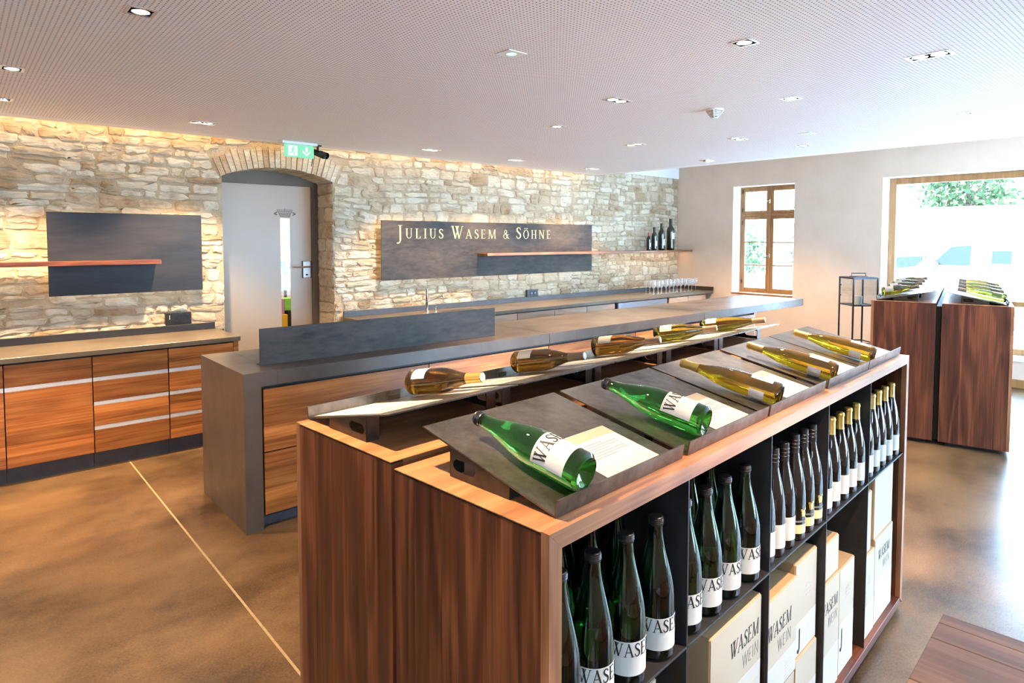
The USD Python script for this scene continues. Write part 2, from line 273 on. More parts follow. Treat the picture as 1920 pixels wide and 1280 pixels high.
# ---- windows
def bars(m, rect, wd, x0, x1):
    a, b, c, d = rect
    m.box(x0, x1, a, a + wd, c, d, .004).box(x0, x1, b - wd, b, c, d, .004).box(x0, x1, a + wd, b - wd, c, c + wd, .004).box(x0, x1, a + wd, b - wd, d - wd, d, .004)
w1 = shell('window_1', 'small larch casement window with glazing bars')
fx = XE + .235
a, b, c, d = W1[0] + .004, W1[1] - .004, W1[2] + .012, W1[3] - .004
m = MB(); bars(m, (a, b, c, d), .030, fx, fx + .07); struct('window_frame', m, M_['larch'], w1, tone=.4)
ym, zt = (a + b) / 2, 2.148
struct('transom', cbox(fx - .006, fx + .05, a + .03, b - .03, zt - .022, zt + .022, .004), M_['larch'], w1, tone=.5)
struct('centre_post', cbox(fx - .008, fx + .05, ym - .014, ym + .014, c + .03, d - .03, .004), M_['larch'], w1, tone=.3)
for y0, y1 in ((a + .03, ym - .014), (ym + .014, b - .03)):
    for z0, z1, nb in ((c + .03, zt - .022, 2), (zt + .022, d - .03, 0)):
        m = MB(); bars(m, (y0, y1, z0, z1), .045, fx + .004, fx + .05); s_ = struct('sash', m, M_['larch'], w1, tone=rt())
        for k in range(nb):
            zz = z0 + .045 + (z1 - z0 - .09) * (k + 1) / (nb + 1)
            struct('glazing_bar', cbox(fx + .014, fx + .042, y0 + .04, y1 - .04, zz - .008, zz + .008, .002), M_['larch'], s_, tone=rt())
        for k in range(nb + 1):
            h = (z1 - z0 - .09) / (nb + 1)
            struct('pane', cbox(fx + .026, fx + .030, y0 + .042, y1 - .042, z0 + .045 + h * k + .004, z0 + .045 + h * (k + 1) - .004), M_['window_pane'], s_)
for zz in (1.50, 2.36):
    m = MB().box(fx - .016, fx - .008, ym - .012, ym + .012, zz - .03, zz + .03, .003).add(tubem([(fx - .03, ym, zz), (fx - .03, ym + .05, zz), (fx - .03, ym + .10, zz - .004)], .007)).add(tubem([(fx - .008, ym, zz), (fx - .032, ym, zz)], .006))
    struct('window_handle', m, M_['chrome'], w1)
for zz in (1.05, 2.0, 2.2, 2.5):
    struct('hinge', MB().add(lathe([(0, 0), (.007, 0), (.007, .06), (0, .06)], 10), Mat(np.eye(3), (fx - .004, b - .036, zz))), M_['black_plastic'], w1)
struct('window_sill', cbox(XE - .015, XE + .30, W1[0], W1[1], W1[2] - .002, W1[2] + .018, .004), M_['larch'], w1, tone=.3)
w2 = shell('window_2', 'big larch framed picture window in the end wall')
fx = XE + .25; a, b, c, d = W2[0] + .004, W2[1] - .004, W2[2], W2[3] - .004
m = MB(); bars(m, (a, b, c, d), .085, fx, fx + .08); struct('window_frame', m, M_['larch'], w2, tone=.4)
struct('transom', cbox(fx, fx + .06, a + .08, b - .08, .94, 1.0, .004), M_['larch'], w2, tone=.2)
for y in (.4,): struct('window_post', cbox(fx, fx + .07, y - .04, y + .04, c + .08, d - .08, .004), M_['larch'], w2, tone=.5)
for y0, y1 in ((a + .08, .36), (.44, b - .08)):
    for z0, z1 in ((c + .08, .945), (.995, d - .08)): struct('pane', cbox(fx + .03, fx + .036, y0 + .001, y1 - .001, z0 + .001, z1 - .001), M_['window_pane'], w2)
struct('window_sill', cbox(XE - .02, XE + .33, W2[0], W2[1], W2[2] - .03, W2[2] + .012, .004), M_['plaster_white'], w2)
w3 = shell('window_3', 'glazed shop front behind the viewer')
m = MB(); yf = -2.62
for x in (WF[0] + .04, 5.3, 7.1, WF[1] - .04): m.box(x - .04, x + .04, yf - .04, yf + .04, WF[2], WF[3], .004)
m.box(WF[0], WF[1], yf - .04, yf + .04, WF[2], WF[2] + .08, .004).box(WF[0], WF[1], yf - .04, yf + .04, WF[3] - .08, WF[3], .004)
struct('window_frame', m, M_['larch'], w3, tone=.4)
for x0, x1 in zip((WF[0] + .08, 5.34, 7.14), (5.26, 7.06, WF[1] - .08)):
    struct('pane', cbox(x0 + .001, x1 - .001, yf - .003, yf + .003, WF[2] + .081, WF[3] - .081), M_['window_pane'], w3)

w4 = shell('added_window_4', 'unseen window behind the viewer, added to light the ceiling')
m = MB()
for x in (WG[0] + .035, -1.6, WG[1] - .035): m.box(x - .035, x + .035, yf - .04, yf + .04, WG[2], WG[3], .004)
m.box(WG[0], WG[1], yf - .04, yf + .04, WG[2], WG[2] + .07, .004).box(WG[0], WG[1], yf - .04, yf + .04, WG[3] - .07, WG[3], .004)
struct('window_frame', m, M_['larch'], w4, tone=.4)
for x0, x1 in ((WG[0] + .07, -1.635), (-1.565, WG[1] - .07)): struct('pane', cbox(x0 + .001, x1 - .001, yf - .003, yf + .003, WG[2] + .071, WG[3] - .071), M_['window_pane'], w4)

# ---- stone wall
XA0, XA1, ZS, ZK = 1.945, 3.07, 2.365, 2.475         # door arch
half, sag = (XA1 - XA0) / 2, ZK - ZS
RA = (half ** 2 + sag ** 2) / (2 * sag); AC = ((XA0 + XA1) / 2, ZK - RA)
a_end = math.asin(half / RA)
arc = [(AC[0] + RA * math.sin(t), AC[1] + RA * math.cos(t)) for t in np.linspace(-a_end, a_end, 25)]
hole = Polygon([(XA0, -.2), *arc, (XA1, -.2)])
ws = shell('wall_back', 'old rubble stone wall of pale limestone with an arched doorway')
ZTOP = 2.795
struct('mortar', MB().add(extr(sbox(-3.2, -.1, XE + .02, ZTOP).difference(hole), .42), XZ(YW + .42)), M_['mortar'], ws, smooth=False)
struct('upper_plaster', cbox(-3.2, XE + .02, YW - .012, YW + .42, ZTOP, ZU + .1), M_['plaster_white'], ws)
def warp(x, z):
    p = np.array([x * 1.7, z * 2.6, 0.0]); q = np.array([x * 5, z * 9, 3.0])
    return x + .05 * (meshkit.noise(p, 3) - .5) + .022 * (meshkit.noise(q, 5) - .5), z + .075 * (meshkit.noise(p * .8, 9) - .5) + .022 * (meshkit.noise(q, 11) - .5)
SK = []    # (X, Z) outline loops
def stone_mesh(pts, depth, rnd, nseg=12):
    """pts: convex-ish quad corners (x,z) counter-clockwise; a bulged slab on the plane y=0 facing -y"""
    c = pts.mean(0); per = []
    for i in range(4):
        p, q = pts[i], pts[(i + 1) % 4]
        for t in (.12, .38, .63, .88): per.append(p + (q - p) * t + rnd.normal(0, .0065, 2))
    per = np.array(per)
    rings = [(1.0, .004), (.955, -depth * .55), (.84, -depth * .92), (.42, -depth * 1.0)]
    v, f = [], []
    for s, y in rings:
        for p in per:
            q = c + (p - c) * s; v.append((q[0], y + (rnd.normal(0, .0036) if s < .99 else 0), q[1]))
    v.append((c[0], -depth * 1.03 + rnd.normal(0, .003), c[1])); n = len(per); L = len(v) - 1
    for r in range(len(rings) - 1):
        for j in range(n):
            k = (j + 1) % n; f += [(r*n+j, (r+1)*n+k, r*n+k), (r*n+j, (r+1)*n+j, (r+1)*n+k)]
    for j in range(n): f.append(((len(rings)-1)*n+j, L, (len(rings)-1)*n+(j+1) % n))
    return np.array(v), np.array(f)[:, ::-1]
rs = np.random.default_rng(11)
quads = []
x = -1.0
while x < XE - .05:                       # zones of coursed rubble
    zw = rs.uniform(.8, 1.5); x1 = min(x + zw, XE - .005); x1 = XE - .005 if XE - x1 < .5 else x1
    z = .80 + rs.uniform(0, .06)
    while z < ZTOP - .03:
        big = rs.random() < .11
        h = rs.uniform(.12, .18) if big else rs.uniform(.050, .105)
        if z + h > ZTOP - .045: h = ZTOP - z
        xs = x - .04 + rs.uniform(-.06, .06) * (x > 0)
        while xs < x1 - .02:
            l = min(rs.uniform(.9, 2.2) * h, .34) if big else rs.uniform(.09, .34)
            xe = xs + l
            if x1 - xe < .11: xe = x1 + (rs.uniform(-.04, .05) if x1 < XE - .1 else 0)
            if not big and h > .09 and rs.random() < .35 and l > .2:
                k = rs.uniform(.4, .6); quads += [(xs, xe, z, z + h * k), (xs, xe, z + h * k, z + h)]
            else: quads.append((xs, xe, z, z + h))
            xs = xe
        z += h
    x = x1
ring = affinity.scale(hole, 1, 1).buffer(.0)
RV = .225
vous = Polygon([(AC[0] + (RA + RV) * math.sin(t), AC[1] + (RA + RV) * math.cos(t)) for t in np.linspace(-a_end - .02, a_end + .02, 25)] + [(AC[0] + RA * math.sin(t), AC[1] + RA * math.cos(t)) for t in np.linspace(a_end + .02, -a_end - .02, 25)])
avoid = unary_union([hole, vous.buffer(.004)])
BOARDS = [(.572, 1.727, 1.294, 1.977), (3.592, 7.10, 1.295, 1.970)]
stones = []
for (xa, xb, za, zb) in quads:
    g = rs.uniform(.004, .012); xa += g; xb -= g; za += g * .8; zb -= g * .8
    P = np.array([warp(*p) for p in ((xa, za), (xb, za), (xb, zb), (xa, zb))]); P[:, 1] = np.minimum(P[:, 1], ZTOP); P[:, 0] = np.minimum(P[:, 0], XE - .003)
    if P[:, 1].max() < .935: continue
    pg = Polygon(P)
    if any(sbox(b[0] + .14, b[2] + .14, b[1] - .14, b[3] - .14).contains(pg) for b in BOARDS): continue
    if pg.intersects(avoid):
        q = pg.difference(avoid.buffer(.008)); q = max(getattr(q, 'geoms', [q]), key=lambda s: s.area) if not q.is_empty else q
        if q.is_empty or q.area < .004: continue
        bx = q.minimum_rotated_rectangle if q.area < .6 * pg.area else q.envelope
        e = q.bounds; cand = sbox(*e).intersection(q); r = np.array(q.exterior.coords)[:-1]
        # keep the four extreme corners of what is left
        ctr = np.array(q.centroid.coords[0]); P = np.array([r[np.argmax((r - ctr) @ np.array(s))] for s in ((-1, -1.6), (1, -1.6), (1, 1.6), (-1, 1.6))])
        if Polygon(P).area < .0035: continue
    if (P[:, 0].max() - P[:, 0].min()) < .05 or (P[:, 1].max() - P[:, 1].min()) < .025: continue
    stones.append((P, rs.uniform(.006, .020), rs.random()))
def px_area(P):
    q = []
    for px, pz in P:
        d = np.array([px, YW, pz]) - EYE; f_ = d @ fwd; q.append((F_PX * (d @ right) / f_, F_PX * (d @ up) / f_))
    return Polygon(q).area if min(p[0] for p in q) > -1000 else 0
stones.sort(key=lambda s: -px_area(s[0]))
SW = Mat(np.eye(3), (0, YW, 0))
rest, rt_, nV = MB(), [], 0
NST = 262
for i, (P, dp, tn) in enumerate(stones):
    m = stone_mesh(P, dp, rs)
    if i < NST: struct('stone', MB().add(m, SW), M_['stone'], ws, tone=tn, smooth=True)
    else: rest.add(m, SW); rt_ += [tn] * len(m[0])
tag(struct('small_stones', rest, M_['stone'], ws, tone=rt_, smooth=True), kind='stuff')
nv = 22
for k in range(nv):                       # voussoirs, deep into the reveal
    t0 = -a_end - .012 + (2 * a_end + .024) * k / nv; t1 = t0 + (2 * a_end + .024) / nv; g = .003 + .002 * rs.random(); r0 = RA - .004 * rs.random(); r1 = RA + RV * rs.uniform(.74, 1.0)
    pt = lambda r, t: (AC[0] + r * math.sin(t), AC[1] + r * math.cos(t))
    pg = Polygon([pt(r0, t0 + g / RA), pt(r0, t1 - g / RA), pt(r1, t1 - g / RA), pt(r1, t0 + g / RA)]).buffer(-.004).buffer(.004)
    struct('voussoir', MB().add(extr(pg, .392), XZ(YW + .37 + rs.uniform(0, .012))), M_['stone'], ws, tone=rs.random(), smooth=35)
z = .0
while z < ZS - .02:                       # stones of the right door jamb
    h = rs.uniform(.09, .2); h = min(h, ZS - z)
    y = YW - .012
    while y < YW + .36:
        l = rs.uniform(.14, .42); l = YW + .36 - y if YW + .36 - y - l < .1 else l
        P = np.array([(y + .006, z + .006), (y + l - .006, z + .006), (y + l - .006, z + h - .006), (y + .006, z + h - .006)]) + rs.normal(0, .004, (4, 2))
        if z + h > .9: struct('jamb_stone', MB().add(stone_mesh(P, rs.uniform(.008, .02), rs), Mat([(0, 1, 0), (1, 0, 0), (0, 0, 1)], (XA1, 0, 0))), M_['stone'], ws, tone=rs.random(), smooth=True)
        y += l
    z += h

# ---- arched glass door
d1 = shell('door_1', 'frosted glass door with a clear strip in a taupe steel frame')
YD = 6.77
fr = hole.intersection(sbox(0, 0, 9, 9))
lo = sbox(XA0 + .02, 0, 3.0, 2.335)
struct('door_frame', MB().add(extr(fr.difference(sbox(XA0 - .1, -.1, 3.0, 2.335)), .05), XZ(YD + .05)), M_['taupe_frame'], d1, smooth=False)
sy = YD + .032
XS0, XS1 = 2.655, 2.762
for nm, x0, x1, z0, z1, mt in (('frosted_pane', XA0 - .02, XS0, .01, 2.333, 'frosted_glass'), ('frosted_pane', XS1, 2.998, .01, 2.333, 'frosted_glass'), ('frosted_pane', XS0, XS1, 1.985, 2.333, 'frosted_glass'), ('clear_strip', XS0, XS1, .01, 1.985, 'window_pane')):
    struct(nm, cbox(x0, x1, sy, sy + .010, z0, z1), M_[mt], d1, label='clear strip of glass' if nm == 'clear_strip' else None)
struct('lock_plate', cbox(2.895, 2.985, sy - .014, sy, 1.335, 1.515, .006), M_['aluminium'], d1)
m = MB(); m.box(2.890, 2.897, sy - .016, sy, 1.332, 1.518).box(2.984, 2.990, sy - .016, sy, 1.332, 1.518)
m.add(tubem([(2.938, sy - .016, 1.375), (2.938, sy - .0165, 1.36)], .012, 10)); struct('lock_edge', m, M_['black_plastic'], d1)
struct('door_handle', MB().add(tubem([(2.955, sy - .014, 1.455), (2.955, sy - .055, 1.455), (2.93, sy - .062, 1.455), (2.80, sy - .062, 1.455)], .010, 10)), M_['chrome'], d1)
m = MB()                                   # engraved crest above the strip
cx, cz = 2.708, 2.03
def seg(m, p, q, wd=.003): m.add(extr(LineString([p, q]).buffer(wd, cap_style=2), .001), WALL(cx, sy - .0012, cz))
for k in range(5): zz = .045 - .018 * k; hw = .085 - .011 * k; seg(m, (-hw, zz), (hw, zz), .0022)
for k in range(-4, 5): seg(m, (k * .021, .045), (k * .012, -.03), .0016)
seg(m, (-.085, .045), (-.045, -.032)); seg(m, (.085, .045), (.045, -.032)); seg(m, (0, .06), (0, .03), .003)
for s in (-1, 1):
    seg(m, (s * .085, .02), (s * .118, .0), .006); seg(m, (s * .112, .0), (s * .085, -.012), .006)
struct('engraved_crest', m, M_['crest_brown'], d1)
# room behind the door
struct('wall_far', cbox(-.5, 6.0, 10.0, 10.2, 0, ZU), M_['plaster_white']); struct('wall_far_right', cbox(5.8, 6.0, 6.82, 10.0, 0, ZU), M_['plaster_white']); struct('wall_far_left', cbox(-.5, -.3, 6.82, 10.0, 0, ZU), M_['plaster_white'])
struct('ceiling_2', cbox(-.5, 6.0, 6.82, 10.2, ZU, ZU + .1), M_['plaster_white'])
light(UsdLux.RectLight, 'back_room_light', 7.0, (1.0, .86, .70), (3.2, 8.3, ZU - .05), (0, 0, -1), Width=2.0, Height=2.0)
# ================================================================== CEILING FITTINGS
def spot(i, loc, look, s, ang=42, col=WARM):
    l = light(UsdLux.SphereLight, f'downlight_beam_{i:03d}', s, col, loc, look, Radius=.03)
    a = UsdLux.ShapingAPI.Apply(l.GetPrim()); a.CreateShapingConeAngleAttr(float(ang)); a.CreateShapingConeSoftnessAttr(.6)
LAB = ['square single-lamp downlight at the top left of the ceiling, lamp glowing', 'square single-lamp downlight at the left edge of the picture, upper of the two there', 'twin-lamp downlight at the left edge close to the stone wall',
       'twin-lamp downlight over the left wall cabinets', 'square single-lamp downlight with white trim, nearest the viewer right of the middle', 'twin-lamp downlight with white trim near the top right corner',
       'twin-lamp downlight halfway between the green emergency light and the smoke detector', 'square single-lamp downlight to the right of the smoke detector', 'small square downlight at the far right before the big window',
       'small downlight over the bar left of the twin lamp in the ceiling middle', 'twin-lamp downlight over the far half of the bar', 'twin-lamp downlight just behind the smoke detector', 'twin-lamp downlight above the left part of the lettered sign',
       'twin-lamp downlight above the right part of the lettered sign', 'twin-lamp downlight nearest the far ceiling corner', 'twin-lamp downlight near the end wall above the small window', 'small square downlight behind the far emergency light']
AIM = {2: (0, .2, -1), 3: (0, .2, -1), 12: (0, .12, -1), 13: (0, .12, -1), 14: (0.1, .12, -1), 15: (.5, .1, -1)}
PW = {12: .6, 13: .6, 14: .6, 5: .35, 7: .6, 8: .35, 16: .5, 17: 1.4, 18: .9, 19: 1.5, 4: 1.7, 1: 1.1}
LAB += [f'square single-lamp downlight behind the viewer, {ORD[k]} of them' for k in range(3)]
for i, (x, y, k) in enumerate(LAMPS[:17] + LAMPS[19:]):
    t = thing('downlight', LAB[i], 'downlight', (x, y, ZC), 0, 'recessed ceiling downlights')
    a, b = {'s': (.055, .055), 'x': (.0975, .055), 'y': (.055, .0975)}[k]
    ring_ = sbox(-a, -b, a, b).difference(sbox(-a + .013, -b + .013, a - .013, b - .013))
    obj('trim', MB().add(extr(ring_, .003), T0(-.003)), M_['trim_metal'], t, smooth=False)
    m = MB(); q = .012
    m.box(-a + q, -a + q + .002, -b + q, b - q, 0, .09).box(a - q - .002, a - q, -b + q, b - q, 0, .09).box(-a + q, a - q, -b + q, -b + q + .002, 0, .09).box(-a + q, a - q, b - q - .002, b - q, 0, .09).box(-a + q, a - q, -b + q, b - q, .088, .092)
    obj('recess', m, M_['black_panel'], t)
    ps = {'s': [(0, 0)], 'x': [(-.043, 0), (.043, 0)], 'y': [(0, -.043), (0, .043)]}[k]
    look = np.array(AIM.get(i, (0, 0, -1)), float); look /= np.linalg.norm(look)
    for j, (px, py) in enumerate(ps):
        R = trimesh.geometry.align_vectors((0, 0, -1), look); R[:3, 3] = (px, py, -.008)
        obj('reflector', MB().add(lathe([(.0335, .006), (.0365, .006), (.0365, .012), (.030, .06), (.027, .06), (.0335, .012)], 20), R), M_['chrome'], t)
        obj('lamp', MB().add(lathe([(0, .007), (.033, .007), (.033, .011), (0, .011)], 20), R), M_['lamp_white'], t)
    spot(i, (x, y, ZC - .03), look, SPOT * (1.7 if k != 's' else 1.0) * PW.get(i, 1.0) / .0028, ang=40 if i not in AIM else 46)
for i, (x, y, k) in enumerate(LAMPS[17:19]):
    t = thing('emergency_light', ['green glowing emergency light in the ceiling nearest the viewer', 'far green tinted emergency light near the ceiling edge by the windows'][i], 'emergency light', (x, y, ZC), 0, 'ceiling emergency lights')
    obj('trim', MB().add(extr(sbox(-.06, -.05, .06, .05).difference(Point(0, 0).buffer(.027)), .004), T0(-.004)), M_['white_paint'], t, smooth=False)
    obj('lens', MB().add(lathe([(0, -.001), (.020, -.001), (.027, .004), (.027, .02), (0, .02)], 20)), M_['led_green'], t)
t = thing('smoke_detector', 'white conical smoke detector hanging from the ceiling', 'smoke detector', (4.16, 2.525, ZC))
obj('base', MB().add(lathe([(0, -.014), (.058, -.014), (.062, -.008), (.062, 0), (0, 0)], 32)), M_['white_paint'], t)
m = MB()
for k in range(4): r = .045 - .007 * k; m.add(lathe([(0, -.020 - .009 * k - .003), (r, -.020 - .009 * k - .003), (r + .003, -.020 - .009 * k + .003), (0, -.020 - .009 * k + .003)], 28))
obj('chamber_vents', m, M_['white_paint'], t)
obj('chamber', MB().add(lathe([(0, -.058), (.014, -.058), (.036, -.014), (0, -.014)], 24)), M_['ink_grey'], t)
m = MB()
for k in range(4):
    an = k * math.pi / 2 + .4; m.add(tubem([(.058 * math.cos(an), .058 * math.sin(an), -.012), (.020 * math.cos(an), .020 * math.sin(an), -.060)], .005, 6))
m.add(lathe([(0, -.064), (.020, -.064), (.022, -.058), (0, -.058)], 20)); obj('cage', m, M_['white_paint'], t)

# exit sign and camera in front of the arch
t = thing('exit_sign', 'illuminated green escape route sign with running figure and arrow hanging before the arch', 'exit sign', (0, 6.0, 0))
X0, X1, Z0, Z1 = 2.394, 2.686, 2.543, 2.665
obj('panel', cbox(X0, X1, -.006, .006, Z0, Z1, .002), M_['exit_green'], t)
obj('housing', cbox(X0 - .03, X1 + .03, -.03, .03, Z1, ZC, .004), M_['white_paint'], t)
m = MB(); zc = (Z0 + Z1) / 2
def flat(m, poly, d=.001, y=-.0075): m.add(extr(poly, d), WALL(0, y, 0))
flat(m, sbox(X0 + .035, Z0 + .014, X0 + .125, Z1 - .012)); obj('white_door_field', m, M_['exit_white'], t)
m = MB(); ax = X1 - .075
flat(m, unary_union([sbox(ax - .012, zc - .005, ax + .012, Z1 - .018), Polygon([(ax - .04, zc + .012), (ax - .04, zc - .008), (ax, Z0 + .018), (ax + .04, zc - .008), (ax + .04, zc + .012), (ax, zc - .025)])]))
obj('arrow', m, M_['exit_white'], t)
m = MB(); fx0, fz0 = X0 + .082, zc - .002
P = lambda *a: LineString([(fx0 + x, fz0 + z) for x, z in a])
flat(m, unary_union([Point(fx0 + .006, fz0 + .036).buffer(.007), P((.002, .026), (-.004, .002)).buffer(.007), P((-.004, .002), (.014, -.014), (.008, -.034)).buffer(.004), P((-.004, .0), (-.016, -.02), (-.03, -.02)).buffer(.004), P((.002, .022), (.02, .008), (.026, .014)).buffer(.003), P((.0, .022), (-.018, .012), (-.018, -.002)).buffer(.003)]), .001, -.0086)
obj('running_figure', m, M_['exit_green'], t)
t = thing('security_camera', 'black bullet security camera with antenna beside the exit sign', 'camera', (2.765, 6.08, 0))
obj('mount', MB().box(-.03, .03, -.03, .03, ZC - .012, ZC, .003).add(tubem([(0, 0, ZC - .01), (0, 0, ZC - .05)], .012)), M_['black_plastic'], t)
dr = np.array([.42, -.82, -.34]); dr /= np.linalg.norm(dr); c0 = np.array([-.015, 0, ZC - .075])
b_ = obj('camera_body', MB().add(tubem([c0 - dr * .05, c0 - dr * .045, c0 + dr * .10, c0 + dr * .105], [.026, .030, .032, .030], 20)), M_['black_plastic'], t)
obj('hood', MB().add(tubem([c0 + dr * .05 + (0, 0, .006), c0 + dr * .135 + (0, 0, .008)], .033, 20, cap=False)), M_['black_plastic'], t)
m = MB()
U_ = np.cross(dr, (0, 0, 1)); U_ /= np.linalg.norm(U_); V_ = np.cross(U_, dr)
for k in range(6): q = c0 + dr * .105 + .019 * (math.cos(k * 1.047) * U_ + math.sin(k * 1.047) * V_); m.add(tubem([q, q + dr * .003], .0055, 8))
obj('leds', m, M_['steel_blue'], t)
obj('antenna', MB().add(tubem([c0 - dr * .03, c0 - dr * .03 + np.array([-.03, 0, -.145])], [.006, .004], 8)), M_['black_plastic'], t)

# ================================================================== LED STRIPS (room's own lighting)
def strip(name, label, x0, x1, y0, y1, z0, z1): obj(name, cbox(x0, x1, y0, y1, z0, z1), M_['led_warm'], None, False, label, 'LED strip')
for k, (x0, x1) in enumerate(((-3.0, 1.9), (1.9, 7.0))):
    light(UsdLux.RectLight, f'cove_{k}', 26.0 if k == 0 else 13.0, WARMER, ((x0 + x1) / 2, 6.24, 2.79), (0, .75, -.6), Width=float(x1 - x0), Height=.03)

# ================================================================== BOARDS AND SHELVES ON THE STONE WALL
YB = 6.30
def board(name, label, b, cat):
    x0, x1, z0, z1 = b
    t = thing(name, label, cat)
    obj('sheet', cbox(x0, x1, YB, YB + .006, z0, z1, .001), M_['rolled_steel' if name == 'sign_board' else 'black_steel'], t)
    m = MB(); q = .05
    m.box(x0 + q, x1 - q, YB + .006, YB + .03, z0 + q, z0 + q + .02).box(x0 + q, x1 - q, YB + .006, YB + .03, z1 - q - .02, z1 - q).box(x0 + q, x0 + q + .02, YB + .006, YB + .03, z0 + q, z1 - q).box(x1 - q - .02, x1 - q, YB + .006, YB + .03, z0 + q, z1 - q)
    for x in (x0 + .25, x1 - .25): m.box(x - .03, x + .03, YB + .03, YW, z0 + .1, z1 - .1)
    obj('back_frame', m, M_['aluminium'], t)
    return t
board('wall_board', 'blank black steel board on the stone wall left of the door', BOARDS[0], 'wall board')
sign = board('sign_board', 'long dark steel sign board with pale yellow winery lettering on the stone wall', BOARDS[1], 'sign')
for i, ((x0, x1, z0, z1), ks) in enumerate(zip(BOARDS, (1.0, 1.0))):
    for j, (cx, cz, w_, h_, dz, pw) in enumerate((((x0 + x1) / 2, z1 - .035, x1 - x0 - .08, .02, .9, 1.0), ((x0 + x1) / 2, z0 + .035, x1 - x0 - .08, .02, -.9, .9), (x0 + .035, (z0 + z1) / 2, .02, z1 - z0 - .08, 0, 1.2))):
        light(UsdLux.RectLight, f'board_glow_{i}{j}', 4.5 * ks * pw, WARMER, (cx, YB + .012, cz), (-.9 if j == 2 else 0, 1, dz), Width=float(w_), Height=float(h_))
def shelf(label, x0, x1, z0, z1):
    t = thing('wall_shelf', label, 'shelf')
    obj('board', cbox(x0, x1, 6.10, YB - .001 if x0 < 5 and x1 < 2 else YB - .001, z0, z1, .002), M_['walnut_x'], t, tone=.75)
    return t
sh1 = shelf('walnut wall shelf across the blank steel board left of the door', -1.5, 1.348, 1.545, 1.580)
obj('led_line', cbox(-1.4, .56, 6.22, 6.235, 1.542, 1.5455), M_['led_warm'], sh1)
light(UsdLux.RectLight, 'shelf_light_left', 9.0, WARMER, (-.4, 6.225, 1.538), (0, .35, -1), Width=1.9, Height=.02)
sh2 = thing('wall_shelf', 'long walnut wall shelf carrying four dark wine bottles', 'shelf')
obj('board', MB().box(4.953, XE - .001, 6.10, 6.294, 1.553, 1.585, .002).box(7.11, XE - .001, 6.293, 6.365, 1.553, 1.585, .002), M_['walnut_edge_x'], sh2, tone=.6)
obj('led_line', cbox(7.2, 9.38, 6.22, 6.235, 1.550, 1.5535), M_['led_warm'], sh2)
light(UsdLux.RectLight, 'shelf_light_right', 7.0, WARMER, (8.55, 6.225, 1.546), (0, .25, -1), Width=1.6, Height=.02)

# sockets
def socket(label, x0, x1, z0, z1, n, mt, y=YW - .03):
    t = thing('power_socket', label, 'socket')
    obj('plate', cbox(x0, x1, y - .012, y + .03, z0, z1, .003), M_[mt], t)
    w = (z1 - z0) * .62; st = x1 - .012 - n * (w + .008)
    for k in range(n):
        a = st + k * (w + .008); zc = (z0 + z1) / 2
        o = obj('outlet', MB().add(extr(sbox(a, zc - w / 2, a + w, zc + w / 2).difference(Point(a + w / 2, zc).buffer(w * .36)), .004), WALL(0, y - .012, 0)), M_['black_plastic'], t, smooth=False)
        obj('contact_holes', MB().add(tubem([(a + w * .36, y - .0125, zc), (a + w * .36, y - .0135, zc)], .003, 8)).add(tubem([(a + w * .64, y - .0125, zc), (a + w * .64, y - .0135, zc)], .003, 8)), M_['chrome'], o)
    return t
s1 = socket('black double power socket above the left worktop', 1.425, 1.640, .978, 1.09, 2, 'black_plastic')
obj('switch_mark', cbox(1.455, 1.459, YW - .0435, YW - .042, 1.03, 1.07), M_['label_white'], s1)
socket('grey blue double socket on the stone wall below the sign board', 5.86, 6.06, .976, 1.072, 2, 'kick_grey')

# ================================================================== WALL COUNTERS
def counter(x0, x1, label, mt):
    t = thing('worktop', label, 'worktop')
    obj('slab', cbox(x0, x1 - .001, 5.69, 6.358, .877, .917, .003), M_[mt], t)
    obj('backsplash', cbox(x0, x1 - (.02 if x1 < 3 else .0), 6.338, 6.358, .917, .978, .002), M_['black_steel' if x1 < 3 else 'kick_grey'], t)
    return t
counter(-1.6, 1.858, 'taupe stone worktop with dark upstand on the left wall cabinets', 'counter_stone')
wc = counter(3.15, XE, 'long dark worktop along the stone wall right of the door', 'counter_stone')
obj('end_splash', cbox(XE - .022, XE - .001, 5.69, 6.338, .917, .978, .002), M_['dark_brown'], wc)
def planks(par, x0, x1, y0, y1, z0, z1, mt, n=None, hgt=.075):
    """horizontal lamellas of a front, each a mesh"""
    n = n or max(1, round((z1 - z0) / hgt)); e = np.linspace(z0, z1, n + 1); e[1:-1] += np.random.uniform(-.012, .012, n - 1)
    for k in range(n): obj('plank', cbox(x0, x1, y0, y1, e[k] + .0002, e[k + 1] - .0002, .0006), M_[mt], par, False, tone=rt())
def cabinet(name, label, x0, x1, fronts, y=5.71, yb=6.36, mt='walnut_front', rail=True, zb=.12):
    """fronts: (z0, z1) drawer boxes from the top"""
    t = thing(name, label, 'cabinet', group=None)
    obj('carcass', cbox(x0 + .001, x1 - .001, y + .022, yb, zb, .8765), M_['black_panel'], t)
    obj('toe_kick', cbox(x0 + .001, x1 - .001, y + .055, y + .07, 0, zb), M_['kick_grey'], t)
    g = .003
    for k, (z0, z1, kind) in enumerate(fronts):
        d = obj(kind, cbox(x0 + g, x1 - g, y + .014, y + .0215, z0, z1), M_['dark_brown'], t)
        planks(d, x0 + g, x1 - g, y, y + .014, z0 + .001, z1 - .001, mt)
        if rail and k < len(fronts) - 1:
            zt = z0; m = MB().box(x0 + g, x1 - g, y + .001, y + .003, zt - .030, zt - .001).box(x0 + g, x1 - g, y + .003, y + .02, zt - .032, zt - .030)
            obj('grip_rail', m, M_['aluminium'], t)
    return t
D4 = [(.705, .865, 'drawer'), (.518, .672, 'drawer'), (.330, .485, 'drawer'), (.125, .297, 'drawer')]
DR = [(.705, .865, 'drawer'), (.125, .672, 'door')]
DRAWERS_LABEL = 'walnut wall cabinet with four drawers and silver grip rails, '
